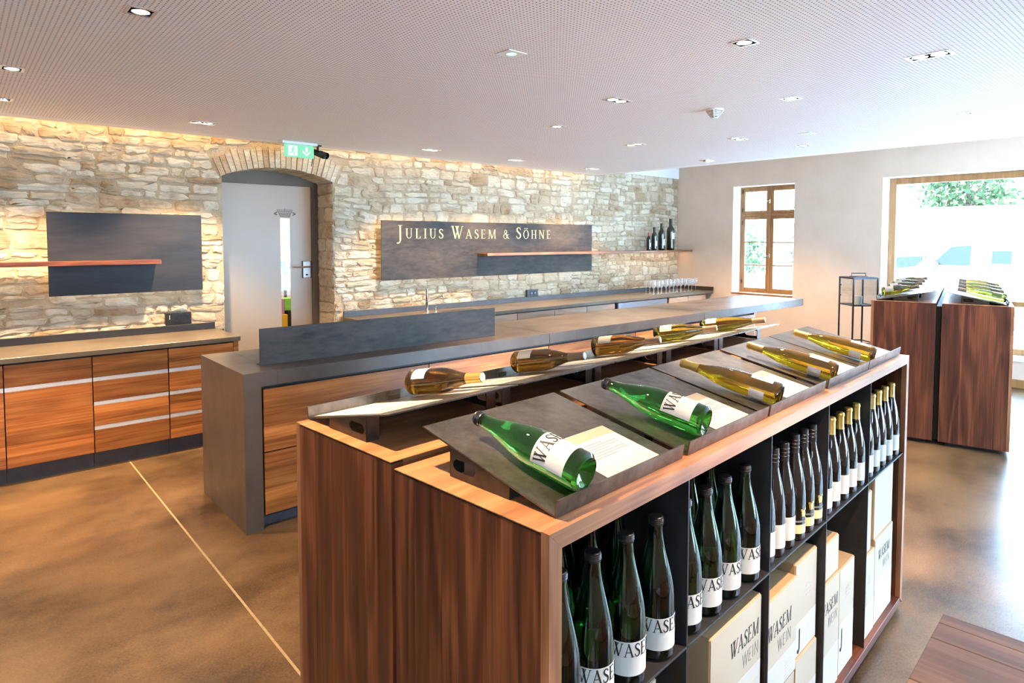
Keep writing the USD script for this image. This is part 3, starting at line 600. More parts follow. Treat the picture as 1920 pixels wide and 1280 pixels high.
cabinet('drawer_cabinet', DRAWERS_LABEL + 'right of the tall door front', .769, 1.290, D4)
cabinet('drawer_cabinet', DRAWERS_LABEL + 'last before the bar', 1.292, 1.80, D4)
cabinet('drawer_cabinet', 'walnut cabinet with one drawer over a tall front, left of the drawers', .240, .768, DR)
cabinet('drawer_cabinet', 'walnut cabinet cut off by the left picture edge', -.60, .239, DR)
obj('end_panel', cbox(1.802, 1.845, 5.712, 6.36, 0, .8765, .002), M_['walnut_front'], None, label='narrow walnut end panel closing the left wall cabinets by the door', cat='panel', tone=.6)
wood('walnut_window_sheen', 'x', (.30, .17, .10), (.42, .27, .18), (.52, .36, .26), rough=.3, tone=.2)  # walnut paled by the window reflection, painted into the colour
ww = [(3.2, 3.82), (3.822, 4.46), (4.462, 5.10), (5.102, 5.74), (5.742, 6.345), (6.347, 6.93)]
wl = ['leftmost wall cabinet under the long worktop', 'wall cabinet under the sink tap', 'walnut wall cabinet front just right of the splash plate', 'second walnut front from the splash plate under the long worktop', 'third walnut front from the splash plate under the long worktop', 'walnut front left of the steel blue appliance']
for (x0, x1), lb in zip(ww, wl): cabinet('wall_cabinet', lb, x0, x1, [(.125, .865, 'door')], mt='walnut_window_sheen', rail=False)
t = thing('dishwasher', 'blue grey steel fronted appliance under the long worktop', 'appliance')
obj('body', cbox(6.99, 8.19, 5.735, 6.36, .12, .8765), M_['black_panel'], t); obj('front', cbox(7.0, 8.17, 5.712, 5.735, .125, .865, .003), M_['steel_blue'], t); obj('toe_kick', cbox(6.99, 8.19, 5.77, 5.79, 0, .12), M_['kick_grey'], t)
obj('grip', cbox(6.955, 6.972, 5.700, 5.735, .2, .865, .002), M_['black_plastic'], t)
for x0, x1, lb in ((8.21, 8.72, 'walnut front right of the steel blue appliance'), (8.722, 9.23, 'last walnut front under the long worktop by the end wall')): cabinet('wall_cabinet', lb, x0, x1, [(.125, .865, 'door')], mt='walnut_window_sheen', rail=False)
t = thing('sink_tap', 'slim steel kitchen tap with angled spout behind the steel splash plate', 'tap', (4.125, 6.2, .917))
obj('column', MB().add(lathe([(0, 0), (.024, 0), (.024, .006), (.017, .008), (.017, .268), (.015, .27), (0, .27)], 20)), M_['chrome'], t)
obj('spout', MB().add(tubem([(0, 0, .115), (.16, -.03, .172), (.20, -.037, .186)], .0115, 12)).add(tubem([(.196, -.036, .190), (.206, -.038, .16)], .0125, 12)), M_['chrome'], t)
t = thing('soap_dispenser', 'small steel soap dispenser right of the tap', 'soap dispenser', (4.26, 6.22, .917))
obj('pump', MB().add(lathe([(0, 0), (.016, 0), (.016, .03), (.007, .032), (.007, .045), (0, .045)], 14)).add(tubem([(0, 0, .044), (.03, 0, .042)], .005, 8)), M_['chrome'], t)
t = thing('sink', 'dark undermount sink basin in the long worktop', 'sink')
obj('basin', cbox(4.28, 4.70, 5.85, 6.14, .9172, .9182), M_['black_panel'], t); obj('rim', MB().add(extr(sbox(4.26, 5.83, 4.72, 6.16).difference(sbox(4.28, 5.85, 4.70, 6.14)), .002), T0(.917)), M_['kick_grey'], t, smooth=False)

# ================================================================== BAR
bx0, bx1, by0, by1, bz = 1.257, 8.556, 3.82, 4.672, .962
bar = thing('bar_counter', 'long concrete topped bar counter with walnut fronts across the room', 'bar counter')
obj('waterfall_end', MB().add(extr(Polygon([(bx0, 0), (bx0 + .104, 0), (bx0 + .104, bz - .088), (bx0 + .2, bz - .088), (bx0 + .2, bz), (bx0, bz)]), by1 - by0), XZ(by1)), M_['bar_concrete'], bar, smooth=False)
for x0, x1 in ((bx0 + .2, 3.778), (3.780, 6.150), (6.152, bx1)): obj('top_slab', cbox(x0, x1 - .0005, by0, by1, bz - .088, bz, .002), M_['bar_concrete'], bar)
obj('carcass', cbox(bx0 + .104, 7.28, by0 + .05, by1 - .03, .06, bz - .089), M_['black_panel'], bar)
obj('toe_kick', cbox(bx0 + .104, 7.28, by0 + .07, by1 - .06, 0, .06), M_['kick_grey'], bar)
obj('end_panel', cbox(7.28, 7.30, by0 + .02, by1 - .02, 0, bz - .089), M_['white_paint'], bar)
xs = [1.372, 2.566, 3.779, 4.962, 6.15, 7.278]
for x0, x1 in zip(xs[:-1], xs[1:]):
    for z0, z1 in ((.470, .852), (.085, .462)):
        d = obj('front', cbox(x0 + .004, x1 - .004, by0 + .03, by0 + .05, z0, z1), M_['dark_brown'], bar)
        planks(d, x0 + .004, x1 - .004, by0 + .012, by0 + .03, z0, z1, 'walnut_front')
sp = thing('splash_plate', 'upright dark steel plate standing on the bar counter', 'steel plate')
obj('plate', cbox(1.427, 3.342, 4.02, 4.03, bz, 1.194, .001), M_['rolled_steel'], sp)
obj('foot', cbox(1.427, 3.342, 4.03, 4.085, bz, bz + .006), M_['rolled_steel'], sp)
# ================================================================== LETTERING
def _st(p, q, w): return LineString([p, q]).buffer(w / 2, cap_style=2)
def _cv(pts, w): return LineString(pts).buffer(w / 2, cap_style=2, join_style=1)
def _sf(x, y, w=.22, t=.045): return sbox(x - w / 2, y - (t if y > .5 else 0), x + w / 2, y + (0 if y > .5 else t))
K, N = .125, .05
def _ell(cx, cy, rx, ry, a0, a1, n=24): return [(cx + rx * math.cos(t), cy + ry * math.sin(t)) for t in np.linspace(a0, a1, n)]
def _ring(cx, cy, rx, ry, k): return affinity.scale(Point(cx, cy).buffer(1, 32), rx, ry).difference(affinity.scale(Point(cx, cy).buffer(1, 32), rx - k, ry - .045))
def _S(h=1.0):
    c = [(.42, .80), (.40, .93), (.27, .975), (.13, .93), (.075, .78), (.13, .62), (.30, .50), (.43, .37), (.45, .20), (.36, .05), (.20, .02), (.08, .07), (.055, .22)]
    t = np.linspace(0, len(c) - 1, 60); xs = np.interp(t, range(len(c)), [p[0] for p in c]); ys = np.interp(t, range(len(c)), [p[1] for p in c])
    k = np.ones(7) / 7; xs[3:-3] = np.convolve(xs, k, 'valid'); ys[3:-3] = np.convolve(ys, k, 'valid')
    return unary_union([LineString([(xs[i], ys[i]), (xs[i + 1], ys[i + 1])]).buffer(.030 + .038 * math.exp(-((i - 30) / 15) ** 2)) for i in range(59)])
GL = {
 'W': (1.02, lambda: unary_union([_st((.10, 1), (.34, 0), K), _st((.34, 0), (.60, 1), N), _st((.42, 1), (.66, 0), K), _st((.66, 0), (.93, 1), N), _sf(.10, 1), _sf(.42, 1), _sf(.94, 1, .17), _sf(.61, 1, .1)])),
 'A': (.74, lambda: unary_union([_st((.08, 0), (.36, 1), N), _st((.33, 1), (.64, 0), K), _st((.16, .34), (.52, .34), .045), _sf(.08, 0, .2), _sf(.64, 0, .24)])),
 'S': (.50, _S),
 'E': (.60, lambda: unary_union([_st((.14, 0), (.14, 1), K), sbox(.02, 0, .52, .045), sbox(.02, .955, .50, 1), sbox(.14, .48, .42, .525), sbox(.48, 0, .52, .17), sbox(.46, .84, .50, 1), sbox(.39, .42, .42, .59)])),
 'M': (.98, lambda: unary_union([_st((.12, 0), (.15, 1), N), _st((.15, 1), (.47, 0), K), _st((.47, 0), (.80, 1), N), _st((.80, 1), (.84, 0), K), _sf(.12, 0, .2), _sf(.84, 0), _sf(.12, 1, .16), _sf(.83, 1, .16)])),
 'J': (.42, lambda: unary_union([sbox(.19, -.12, .31, 1), _sf(.25, 1, .30), _cv([(.25, -.08), (.24, -.2), (.18, -.30), (.08, -.36)], .09), Point(.05, -.34).buffer(.06)])),
 'U': (.72, lambda: unary_union([sbox(.10, .3, .22, 1), sbox(.56, .3, .61, 1), _cv(_ell(.372, .32, .213, .29, math.pi, 2 * math.pi), .065), _sf(.16, 1, .28), _sf(.585, 1, .2)])),
 'L': (.60, lambda: unary_union([sbox(.10, 0, .22, 1), _sf(.16, 1, .28), sbox(.04, 0, .54, .045), Polygon([(.54, 0), (.56, .24), (.52, .24), (.42, .03)])])),
 'I': (.32, lambda: unary_union([sbox(.10, 0, .22, 1), _sf(.16, 1, .28), _sf(.16, 0, .28)])),
 'H': (.80, lambda: unary_union([sbox(.10, 0, .22, 1), sbox(.56, 0, .68, 1), sbox(.2, .48, .6, .525), _sf(.16, 1, .26), _sf(.16, 0, .26), _sf(.62, 1, .26), _sf(.62, 0, .26)])),
 'N': (.84, lambda: unary_union([sbox(.12, 0, .17, 1), sbox(.64, 0, .69, 1), _st((.14, 1), (.66, 0), K), _sf(.14, 0, .2), _sf(.665, 1, .2), _sf(.08, 1, .16)])),
 'O': (.80, lambda: _ring(.39, .5, .36, .52, .105)),
 'Ö': (.80, lambda: unary_union([_ring(.39, .5, .36, .52, .105), Point(.26, 1.17).buffer(.065), Point(.52, 1.17).buffer(.065)])),
 '&': (.80, lambda: unary_union([_ring(.33, .74, .17, .25, .075), _ring(.28, .26, .25, .28, .085), _st((.24, .66), (.66, .02), .10), _cv([(.42, .18), (.56, .32), (.63, .47)], .045), sbox(.52, .45, .74, .49), _sf(.70, 0, .18)])),
 ' ': (.34, lambda: Polygon()), 'Q': (.3, lambda: Polygon()),
}
def serif(text, h, space=.10, slant=0.0, small=None):
    """small: letters after the first of each word at this fraction"""
    out, x, first = [], 0.0, True
    for ch in text:
        adv, fn = GL[ch]; k = 1.0 if (small is None or first) and ch != '&' or small is None else small
        if ch == '&': k = small or 1.0
        g = fn()
        if not g.is_empty: out.append(affinity.translate(affinity.scale(g, k * h, k * h, origin=(0, 0)), x, 0))
        x += (adv * k + space) * h
        first = ch == ' '
    g = unary_union(out)
    return affinity.skew(g, slant, origin=(0, 0)) if slant else g
_sans = {}
def sans(text, h):
    """thin sans capitals"""
    L = {'W': (.95, [[(.02, 1), (.25, 0), (.47, .95), (.70, 0), (.92, 1)]]), 'E': (.56, [[(.48, 1), (.08, 1), (.08, 0), (.48, 0)], [(.08, .52), (.42, .52)]]), 'I': (.24, [[(.10, 0), (.10, 1)]]), 'N': (.74, [[(.08, 0), (.08, 1), (.62, 0), (.62, 1)]]), 'J': (.45, [[(.30, 1), (.30, .15), (.18, 0), (.04, .08)]])}
    o, x = [], 0
    for ch in text:
        a, ss = L[ch]; o += [LineString([(x + p * h, q * h) for p, q in s]).buffer(.036 * h, cap_style=2, join_style=2) for s in ss]; x += (a + .13) * h
    return unary_union(o)
g = serif('JULIUS WASEM & SÖHNE', 1.0, .20, small=.76)
gx0, gy0, gx1, gy1 = g.bounds
# left edge x=3.755.. right end x=6.28 on the board
LX0, LX1, LZ = 3.790, 6.235, 1.768
g = affinity.scale(g, (LX1 - LX0) / (gx1 - gx0), .152, origin=(gx0, 0)); g = affinity.translate(g, LX0 - gx0, LZ)
def merge_letters(g):      # an umlaut's dots belong to their O
    ps = sorted(g.geoms, key=lambda q: q.bounds[0]); big = [q for q in ps if q.area > 2.5e-4]; sm = [q for q in ps if q.area <= 2.5e-4]
    out = [[b] for b in big]
    for q in sm: min(out, key=lambda o: abs(o[0].centroid.x - q.centroid.x)).append(q)
    return out
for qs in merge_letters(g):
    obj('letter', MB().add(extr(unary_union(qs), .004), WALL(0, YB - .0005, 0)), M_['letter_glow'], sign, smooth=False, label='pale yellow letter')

# ================================================================== BOTTLES
P_LITRE = [(0, .024), (.022, .014), (.036, .0), (.0435, .008), (.0435, .128), (.0425, .148), (.039, .172), (.033, .200), (.0255, .230), (.0195, .256), (.0162, .278), (.0152, .300), (.0152, .312), (.0, .312)]
P_SLIM = [(0, .022), (.020, .012), (.031, .0), (.0372, .008), (.0372, .130), (.0360, .155), (.0325, .188), (.0265, .222), (.0200, .250), (.0158, .272), (.0140, .290), (.0138, .336), (0, .336)]
P_BURG = [(0, .024), (.022, .014), (.035, .0), (.0415, .008), (.0415, .128), (.0400, .145), (.0345, .170), (.0265, .196), (.0195, .220), (.0158, .240), (.0145, .255), (.0145, .298), (0, .298)]
P_BORD = [(0, .022), (.020, .012), (.032, .0), (.0375, .010), (.0375, .180), (.0360, .196), (.0300, .212), (.0200, .224), (.0155, .236), (.0145, .248), (.0145, .298), (0, .298)]
def smoothprof(p, n=3):
    p = np.array(p)
    from scipy.interpolate import PchipInterpolator
    s = np.r_[0, np.cumsum(np.linalg.norm(np.diff(p, axis=0), axis=1))]
    body = slice(3, len(p) - 1); ss = s[body]; t = np.linspace(ss[0], ss[-1], 26)
    return np.vstack([p[:3], np.c_[PchipInterpolator(ss, p[body, 0])(t), PchipInterpolator(ss, p[body, 1])(t)], p[-1:]])
def rad_at(prof, z): return np.interp(z, prof[3:-1, 1], prof[3:-1, 0])
def wrap(poly, r, th, a0, z0, M=None, step=.004, thick=.0005):
    """poly in (arc length, height); wrapped round the z axis at radius r starting at angle a0, increasing counter-clockwise"""
    x0, y0, x1, y1 = poly.bounds; m = MB(); x = x0
    while x < x1:
        s = poly.intersection(sbox(x, y0 - 1, x + step, y1 + 1)); x += step
        s = unary_union([q for q in getattr(s, 'geoms', [s]) if q.geom_type == 'Polygon' and q.area > 1e-9])
        if s.is_empty: continue
        v, f = extr(s, thick)
        an = a0 + v[:, 0] / r; rr = r + v[:, 2]
        m.add((np.c_[rr * np.cos(an), rr * np.sin(an), v[:, 1] + z0], f))
    return m
def bottle(name, label, cat, prof, scale=1.0, gmat='glass_green', cap=None, labels=(), group=None, M=None, text=None, n=28, air=None):
    prof = smoothprof(prof) * scale
    t = thing(name, label, cat, M=np.eye(4) if M is None else M, group=group)
    top = prof[-1, 1]; gb_ = MB().add(lathe(prof, n))
    if air:                                # the air above the wine
        zz = np.linspace(air, top - .006, 18); v, f = lathe([(0, air)] + [(rad_at(prof, min(z, prof[-2, 1] - .001)) - .0028, z) for z in zz] + [(0, top - .006)], n); gb_.add((v, f[:, ::-1]))
    obj('glass_body', gb_, M_[gmat], t, smooth=40)
    if cap:
        kind, cm, L = cap; r = rad_at(prof, top - L) + .0008 * scale; rt = rad_at(prof, top - .002) + .0012
        if kind == 'screw':
            p = [(rt, top - L)]
            for k in range(3): z = top - L + L * (.30 + .2 * k); p += [(rt, z - .002), (rt + .0014, z), (rt, z + .002)]
            p += [(rt, top - .001), (rt - .002, top + .001), (0, top + .001)]
            c = obj('screw_cap', lathe([(rt - .0003, top - L)] + p, 24), M_[cm], t, smooth=30)
        else:
            zz = np.linspace(top - L, top, 8); p = [(rad_at(prof, min(z, prof[-2, 1])) + .0009, z) for z in zz]; rr = p[-1][0]
            if kind == 'ring': p = p[:-1] + [(rr, top - .014), (rr + .0016, top - .012), (rr + .0016, top - .006), (rr, top - .004), (rr, top)]
            p += [(rr - .002, top + .0015), (0, top + .0015)]
            obj('capsule', lathe([(p[0][0] - .0005, p[0][1])] + p, 24), M_[cm], t, smooth=30)
            if kind == 'tip': obj('capsule_top', lathe([(0, top + .0016), (rr * .9, top + .0016), (rr * .8, top + .003), (0, top + .003)], 20), M_['capsule_tip'], t)
    for (z0, z1, a0, a1, lm) in labels:
        r = rad_at(prof, (z0 + z1) / 2) + .0004
        obj('label', MB().add(lathe([(r, z0), (r, z1)], 20, a0, a1)), M_[lm], t, smooth=True)
    if text:
        poly, a0, z0, ink = text; r = rad_at(prof, z0) + .0006
        obj('lettering', wrap(poly, r, None, a0, z0), M_[ink], t, smooth=False, label='black lettering' if ink == 'ink' else None)
    return t
PI = math.pi
# display unit frame
UO, UA = np.array([.797, .805, 0]), math.radians(48.717 - 44.53)
def UM(u, w, z, rot=0.0): return rotz(UA, UO) @ rotz(rot, (u, w, z))
TT = 1.215
def lying(u, w, ang, slope, r, roll=0.0, base=None, z=None):
    """bottle lying on a tray: base centre above tray foot (u, w), axis towards ang in the unit frame"""
    a = math.radians(ang); d = np.array([math.cos(a), math.sin(a), slope]); d /= np.linalg.norm(d)
    n = np.array([0, 0, 1.0]) - d * d[2]; n /= np.linalg.norm(n); s = np.cross(d, n)
    L = Mat([n, s, d], (u, w, z)) @ rotz(roll)
    return (rotz(UA, UO) if base is None else base) @ L

# ================================================================== DISPLAY UNITS
ULEN, UDEP, FT = 2.54, .482, .036
def unit(name, label, M, nplank, wid=None, flip=False, cells=True):
    """shelf unit in its own frame: u along, w deep, open side at w=0 (or w=UDEP when flip)"""
    t = thing(name, label, 'display unit', M=M)
    F = lambda w: UDEP - w if flip else w
    def B(u0, u1, w0, w1, z0, z1, c=.0012): a_, b_ = sorted((F(w0), F(w1))); return cbox(u0, u1, a_, b_, z0, z1, c)
    zb, zt = .035, TT
    obj('top_board', MB().add(B(-.0008, ULEN + .0008, .0205, UDEP, zt - .003, zt, .0006)).add(B(FT, ULEN - FT, .0205, UDEP - .004, zt - FT, zt - .003, 0)), M_['walnut_top_x'], t, tone=.7)
    obj('shadow_joint', B(.0022, FT, .003, UDEP - .003, zt - .0065, zt - .003, 0), M_['black_gap'], t)
    FE = lambda poly: MB().add(extr(poly, .0205), Mat([(1, 0, 0), (0, 0, 1), (0, -1, 0)], (0, F(0) if flip else .0205, 0)))
    obj('top_edge', FE(Polygon([(0, zt), (FT, zt - FT), (ULEN - FT, zt - FT), (ULEN, zt)])), M_['walnut_edge_x'], t, False, tone=.5)
    obj('bottom_board', B(FT, ULEN - FT, 0, UDEP, zb, zb + FT), M_['walnut_x'], t, tone=.8)
    e = np.linspace(0, UDEP, nplank + 1); e[1:-1] += np.random.uniform(-.018, .018, nplank - 1)
    for u0, nm in ((0, 'end_panel'), (ULEN - FT, 'end_panel')):
        p = obj(nm, B(u0 + .004, u0 + FT - .004, .021, UDEP - .001, zb, zt - FT - .002, 0), M_['dark_brown'], t)
        q = (0, FT) if u0 == 0 else (ULEN, ULEN - FT)
        obj('front_edge', FE(Polygon([(q[0], zb), (q[1], zb + FT), (q[1], zt - FT), (q[0], zt - .0006)])), M_['walnut_edge_z'], t, False, tone=.55)
        for k in range(nplank):
            w0, w1 = max(e[k], .0208), e[k + 1]
            if w1 - w0 < .01: continue
            obj('plank', B(u0, u0 + FT, w0 + .0002, w1 - .0002, zb, zt - .0065, .0007), M_['walnut_vertical'], p, False, tone=rt())
    obj('back_panel', B(FT, ULEN - FT, UDEP - .020, UDEP - .004, zb + FT, zt - FT), M_['black_panel'], t)
    if cells:
        for u in (.517, 1.003, 1.490, 1.977): obj('divider', B(u - .003, u + .003, .006, UDEP - .02, zb + FT, zt - FT, .0006), M_['black_steel'], t)
        us = [FT, .517, 1.003, 1.490, 1.977, ULEN - FT]
        for a_, b_ in zip(us[:-1], us[1:]): obj('shelf', B(a_ + .003 * (a_ > FT), b_ - .003 * (b_ < 2.4), .005, UDEP - .02, .757, .763, .0006), M_['black_steel'], t)
        for a_, b_ in zip(us[:-1], us[1:]): obj('lining', B(a_ + .003 * (a_ > FT), b_ - .003 * (b_ < 2.4), .020, UDEP - .02, zt - FT - .003, zt - FT, 0), M_['black_panel'], t)
    obj('plinth', B(.06, ULEN - .06, .06, UDEP - .05, 0, zb), M_['black_panel'], t)
    return t
UB = rotz(UA, UO)
nu = unit('display_unit', 'front walnut display unit with open bottle compartments, nearest the viewer', UB, 6)
unit('display_unit', 'walnut display unit standing back to back behind the front one, facing the bar', UB @ rotz(0, (.020, .524, 0)), 5, flip=True)
FA = math.radians(13.3); FO = np.array([6.372, 1.160, 0]); FB = rotz(FA, FO)
fu = unit('display_unit', 'far walnut display unit before the big window, its right half', FB, 4, cells=False)
unit('display_unit', 'far walnut display unit before the big window, its left half', FB @ rotz(0, (0, .524, 0)), 4, flip=True, cells=False)

for q in (nu, fu): obj('gap_strip', cbox(.06, ULEN - .02, UDEP + .002, UDEP + .040, .035, TT - .03), M_['black_gap'], q)
# ---- trays
def tray(label, M, stop_u=.33, card=True, handle=True):
    """local: u 0...475, w 0 (lip) ... .42 (raised edge)"""
    t = thing('display_tray', label, 'display tray', M=M)
    S = .215; W_ = .475; D_ = .415; th = .004
    pl = lambda w: th * 0 + S * w
    v = []
    for u in (0, W_):
        for w_, dz in ((0, 0), (D_, 0), (D_, th), (0, th)): v.append((u, w_, pl(w_) + dz))
    f = [[0, 1, 2, 3], [7, 6, 5, 4], [0, 4, 5, 1], [1, 5, 6, 2], [2, 6, 7, 3], [3, 7, 4, 0]]
    obj('plate', (np.array(v), np.array(f)[:, ::-1]), M_['tray_steel'], t, False)
    v = []
    for u in (0, W_):
        for w_, z in ((0, 0), (.004, 0), (-.002, .036), (-.006, .036)): v.append((u, w_, z))
    obj('lip', (np.array(v), np.array(f)[:, ::-1]), M_['tray_steel'], t, False)
    side = Polygon([(.125, 0), (.315, 0), (.315, pl(.315) - .001), (.125, pl(.125) - .001)])
    hl = LineString([(.245, .030), (.290, .030)]).buffer(.014)
    for u in (.0, W_ - .003):
        m = MB().add(extr(side.difference(hl), .003), Mat([(0, 1, 0), (0, 0, 1), (1, 0, 0)], (u, 0, 0))).box(u if u == 0 else u - .037, u + .04 if u == 0 else u + .003, .125, .128, 0, pl(.125)).box(u if u == 0 else u - .037, u + .04 if u == 0 else u + .003, .312, .315, 0, pl(.312))
        obj('support', m, M_['tray_support'], t, False)
    obj('bottle_stop', MB().box(stop_u - .022, stop_u + .022, .004, .010, .004, .022).box(.03, .06, .004, .010, .004, .022), M_['tray_steel'], t, False)
    return t
def card_on(label, M, u0, u1, w0, w1, beige=False):
    """paper lying on a tray, drawn in the tray frame"""
    t = thing('info_card', label, 'info card', M=M)
    S = .215
    def sheet(u0, u1, w0, w1, h, th=.0008): 
        v = np.array([(u, w_, S * w_ + h + q) for q in (0, th) for w_ in (w0, w1) for u in (u0, u1)])
        return v, np.vstack([_Q[:, [0, 1, 2]], _Q[:, [0, 2, 3]]])
    obj('sheet', sheet(u0, u1, w0, w1, .0046), M_['paper'], t, False)
    m = MB()
    for k in range(7):
        w_ = w1 - .055 - k * .009
        if w_ < w0 + .012: break
        m.add(sheet(u0 + .012, u0 + (u1 - u0) * (.86 if k % 3 else .62), w_, w_ + .0016, .0054, .0002))
    obj('print_lines', m, M_['ink_grey'], t, False)
    obj('photo_band', sheet(u0 + .002, u1 - .002, w1 - .036, w1 - .002, .0054, .0003), M_['paper_beige'], t, False)
    return t
FU0 = [.060, .562, 1.052, 1.560, 2.045]
fbs = [(.172, .049, 95.4, 'L'), (.688, .052, 98.0, 'L'), (1.156, .042, 100.3, 'S'), (1.655, .039, 96.5, 'S'), (2.143, .041, 96.0, 'S')]
WV = serif('WASEM', .0300, .045)
LIT = dict(cap=('screw', 'cap_black', .019), labels=((.032, .115, -1.16, 1.45, 'label_white'),), text=(WV, -1.02, .078, 'ink'))
LIT_DK = dict(cap=('screw', 'cap_black', .019), labels=((.028, .105, -1.65, 1.45, 'label_white'),), text=(WV, -1.02, .072, 'ink'))
SLM = dict(cap=('ring', 'gold', .062), labels=((.030, .098, -.75, .95, 'label_white'), (.045, .092, 2.4, 4.55, 'label_white')))
nth = ['nearest the viewer', 'second from the viewer', 'third from the viewer', 'fourth from the viewer', 'farthest from the viewer']
SL = .215
for k in range(5):
    TM = UM(FU0[k], .036, TT + .0008)
    tray(f'steel sloping tray on the front display unit, {nth[k]}', TM, stop_u=fbs[k][0] - FU0[k] + .055)
    card_on(f'cream wine info card on the front row tray {nth[k]}', TM, .215 if k < 2 else .22, .425, .012, .205)
    u, w_, an, kd = fbs[k]; r = .0440 if kd == 'L' else .0378
    z = TT + .005 + SL * (w_ - .036) + r * math.sqrt(1 + SL * SL) + .0008
    if kd == 'L': bottle('wine_bottle', f'green litre wine bottle with black cap lying on the front tray {nth[k]}', 'wine bottle', P_LITRE, 1.0, 'glass_green', M=lying(u, w_, an, SL, r, roll=-.62 if k == 0 else -.40, z=z), group='bottles lying on the front trays', **LIT)
    else: bottle('wine_bottle', f'slim amber wine bottle with gold capsule lying on the front tray {nth[k]}', 'wine bottle', P_SLIM, .985, 'glass_amber', M=lying(u, w_, an, SL, r, roll=.22, z=z), group='bottles lying on the front trays', **SLM)
bbs = [(.408, .963, -80.0), (.90, .963, -77.0), (1.40, .963, -72.0), (1.90, .963, -70.0), (2.375, .964, -78.0)]
for k in range(5):
    TM = UM(FU0[k] + .475, 1.010, TT + .0008, PI)
    tray(f'steel sloping tray on the back display unit facing the bar, {nth[k]}', TM, stop_u=.17)
    card_on(f'cream info card on the back row tray {nth[k]}', TM, .25, .46, .012, .36 if k == 0 else .30)
    card2 = card_on(f'narrow info card beside the bottle on the back row tray {nth[k]}', TM, .01, .13, .06, .34)
    u, w_, an = bbs[k]; slim = k == 4; r = .0378 if slim else .042
    z = TT + .005 + SL * (1.010 - w_) + r * math.sqrt(1 + SL * SL) + .0045
    cp = ('plain', 'gold', .058) if k == 0 else ('tip', 'capsule_brown', .062)
    bottle('wine_bottle', ['amber burgundy bottle with golden capsule lying on the back tray nearest the viewer', 'dark amber bottle with brown patterned capsule lying second along the back row', 'dark amber bottle with brown patterned capsule lying third along the back row', 'olive bottle with brown patterned capsule lying fourth along the back row', 'slim olive bottle lying last along the back row by the bar end'][k],
           'wine bottle', P_SLIM if slim else P_BURG, 1.0, 'glass_amber_dark' if k < 3 else 'glass_olive', cap=cp, labels=((.034, .092, -.75, .75, 'label_white' if k == 0 else 'label_grey'),), group='bottles lying on the back trays', M=lying(u, w_, an, SL * abs(math.sin(math.radians(an))) * .86, r, roll=.45, z=z))
# far trays and bottles
for side in (0, 1):
    for k in range(4):
        sd = ('right', 'left')[side]
        TM = FB @ (rotz(0, (FU0[k], .036, TT + .0008)) if side == 0 else rotz(PI, (FU0[k] + .475, .970, TT + .0008)))
        tray(f'steel tray on the {sd} half of the far display unit, {nth[k]}', TM, stop_u=.17)
        u = FU0[k] + (.14 if side == 0 else .30); w_ = .048 if side == 0 else .958; an = 94 if side == 0 else -88; r = .0378 if side == 0 else .042
        z = TT + .005 + SL * (.012) + r * math.sqrt(1 + SL * SL) + .004
        bottle('wine_bottle', f'wine bottle lying on the {sd} half of the far display unit, {nth[k]}', 'wine bottle', P_SLIM if side == 0 else P_BURG, 1.0, ['glass_lime', 'glass_olive', 'glass_olive', 'glass_amber'][k] if side == 0 else 'glass_olive', cap=('ring', 'capsule_brown', .06), labels=((.030, .098, -1.2, 1.2, 'label_grey'),), group='bottles on the far display unit', M=lying(u, w_, an, SL * .98, r, roll=.5, base=FB, z=z), n=20)

# ---- bottles standing in the compartments
ZSH = .7634
rb = np.random.default_rng(5)
cellnm = ['leftmost compartment', 'second compartment', 'third compartment', 'fourth compartment', 'last compartment']
c1 = [(.092, .056), (.204, .056), (.325, .055), (.448, .054)]; c1b = [(.095, .165), (.215, .165), (.340, .168), (.450, .17), (.13, .28), (.25, .28), (.38, .28)]
c2 = [(.585, .056), (.695, .056), (.808, .056), (.928, .054)]; c2b = [(.58, .165), (.69, .165), (.81, .165), (.93, .166)]
proto = None
FACE = -PI / 2                                         # label faces -w
def stand(proto_fn, spots, labf, group, jit=.08, z=ZSH, turn=.45):
    pr = None
    for i, (u, w_) in enumerate(spots):       # labels are turned towards the aisle at the near end
        M = UM(u, w_, z, math.atan2(-.75 - w_, -.85 - u) + turn + (.28 if z == ZSH and .5 < u < 1.0 else 0) + rb.uniform(-jit, jit))
        if pr is None: pr = proto_fn(M, labf(i))
        else: dup(pr, labf(i), M, group=group)
mk = lambda M, lb: bottle('wine_bottle', lb, 'wine bottle', P_LITRE, 1.06, 'glass_green_dark', M=M, group='green litre bottles standing in the front unit', air=.185, **LIT_DK)
lf = lambda i: (f'{ORD[i]} green litre bottle in the front row of the leftmost compartment' if i < 4 else f'green litre bottle standing behind the front row in the leftmost compartment, {ORD[i-4]} there' if i < 11 else f'{ORD[i-11]} green litre bottle in the front row of the second compartment' if i < 15 else f'green litre bottle behind the front row in the second compartment, {ORD[i-15]} there')
stand(mk, c1 + c1b + c2 + c2b, lf, 'green litre bottles standing in the front unit', turn=.28)
DK = dict(gmat='glass_brown_black')
stand(lambda M, lb: bottle('wine_bottle', lb, 'wine bottle', P_SLIM, 1.0, M=M, group='black capped bottles with white labels', cap=('screw', 'cap_black', .06), labels=((.030, .105, -1.3, 1.3, 'label_white'),), n=24, **DK),
      [(1.050, .05), (1.126, .049), (1.203, .048)], lambda i: f'dark bottle with white label and black cap in the third compartment, {ORD[i]} from the left', 'black capped bottles with white labels')
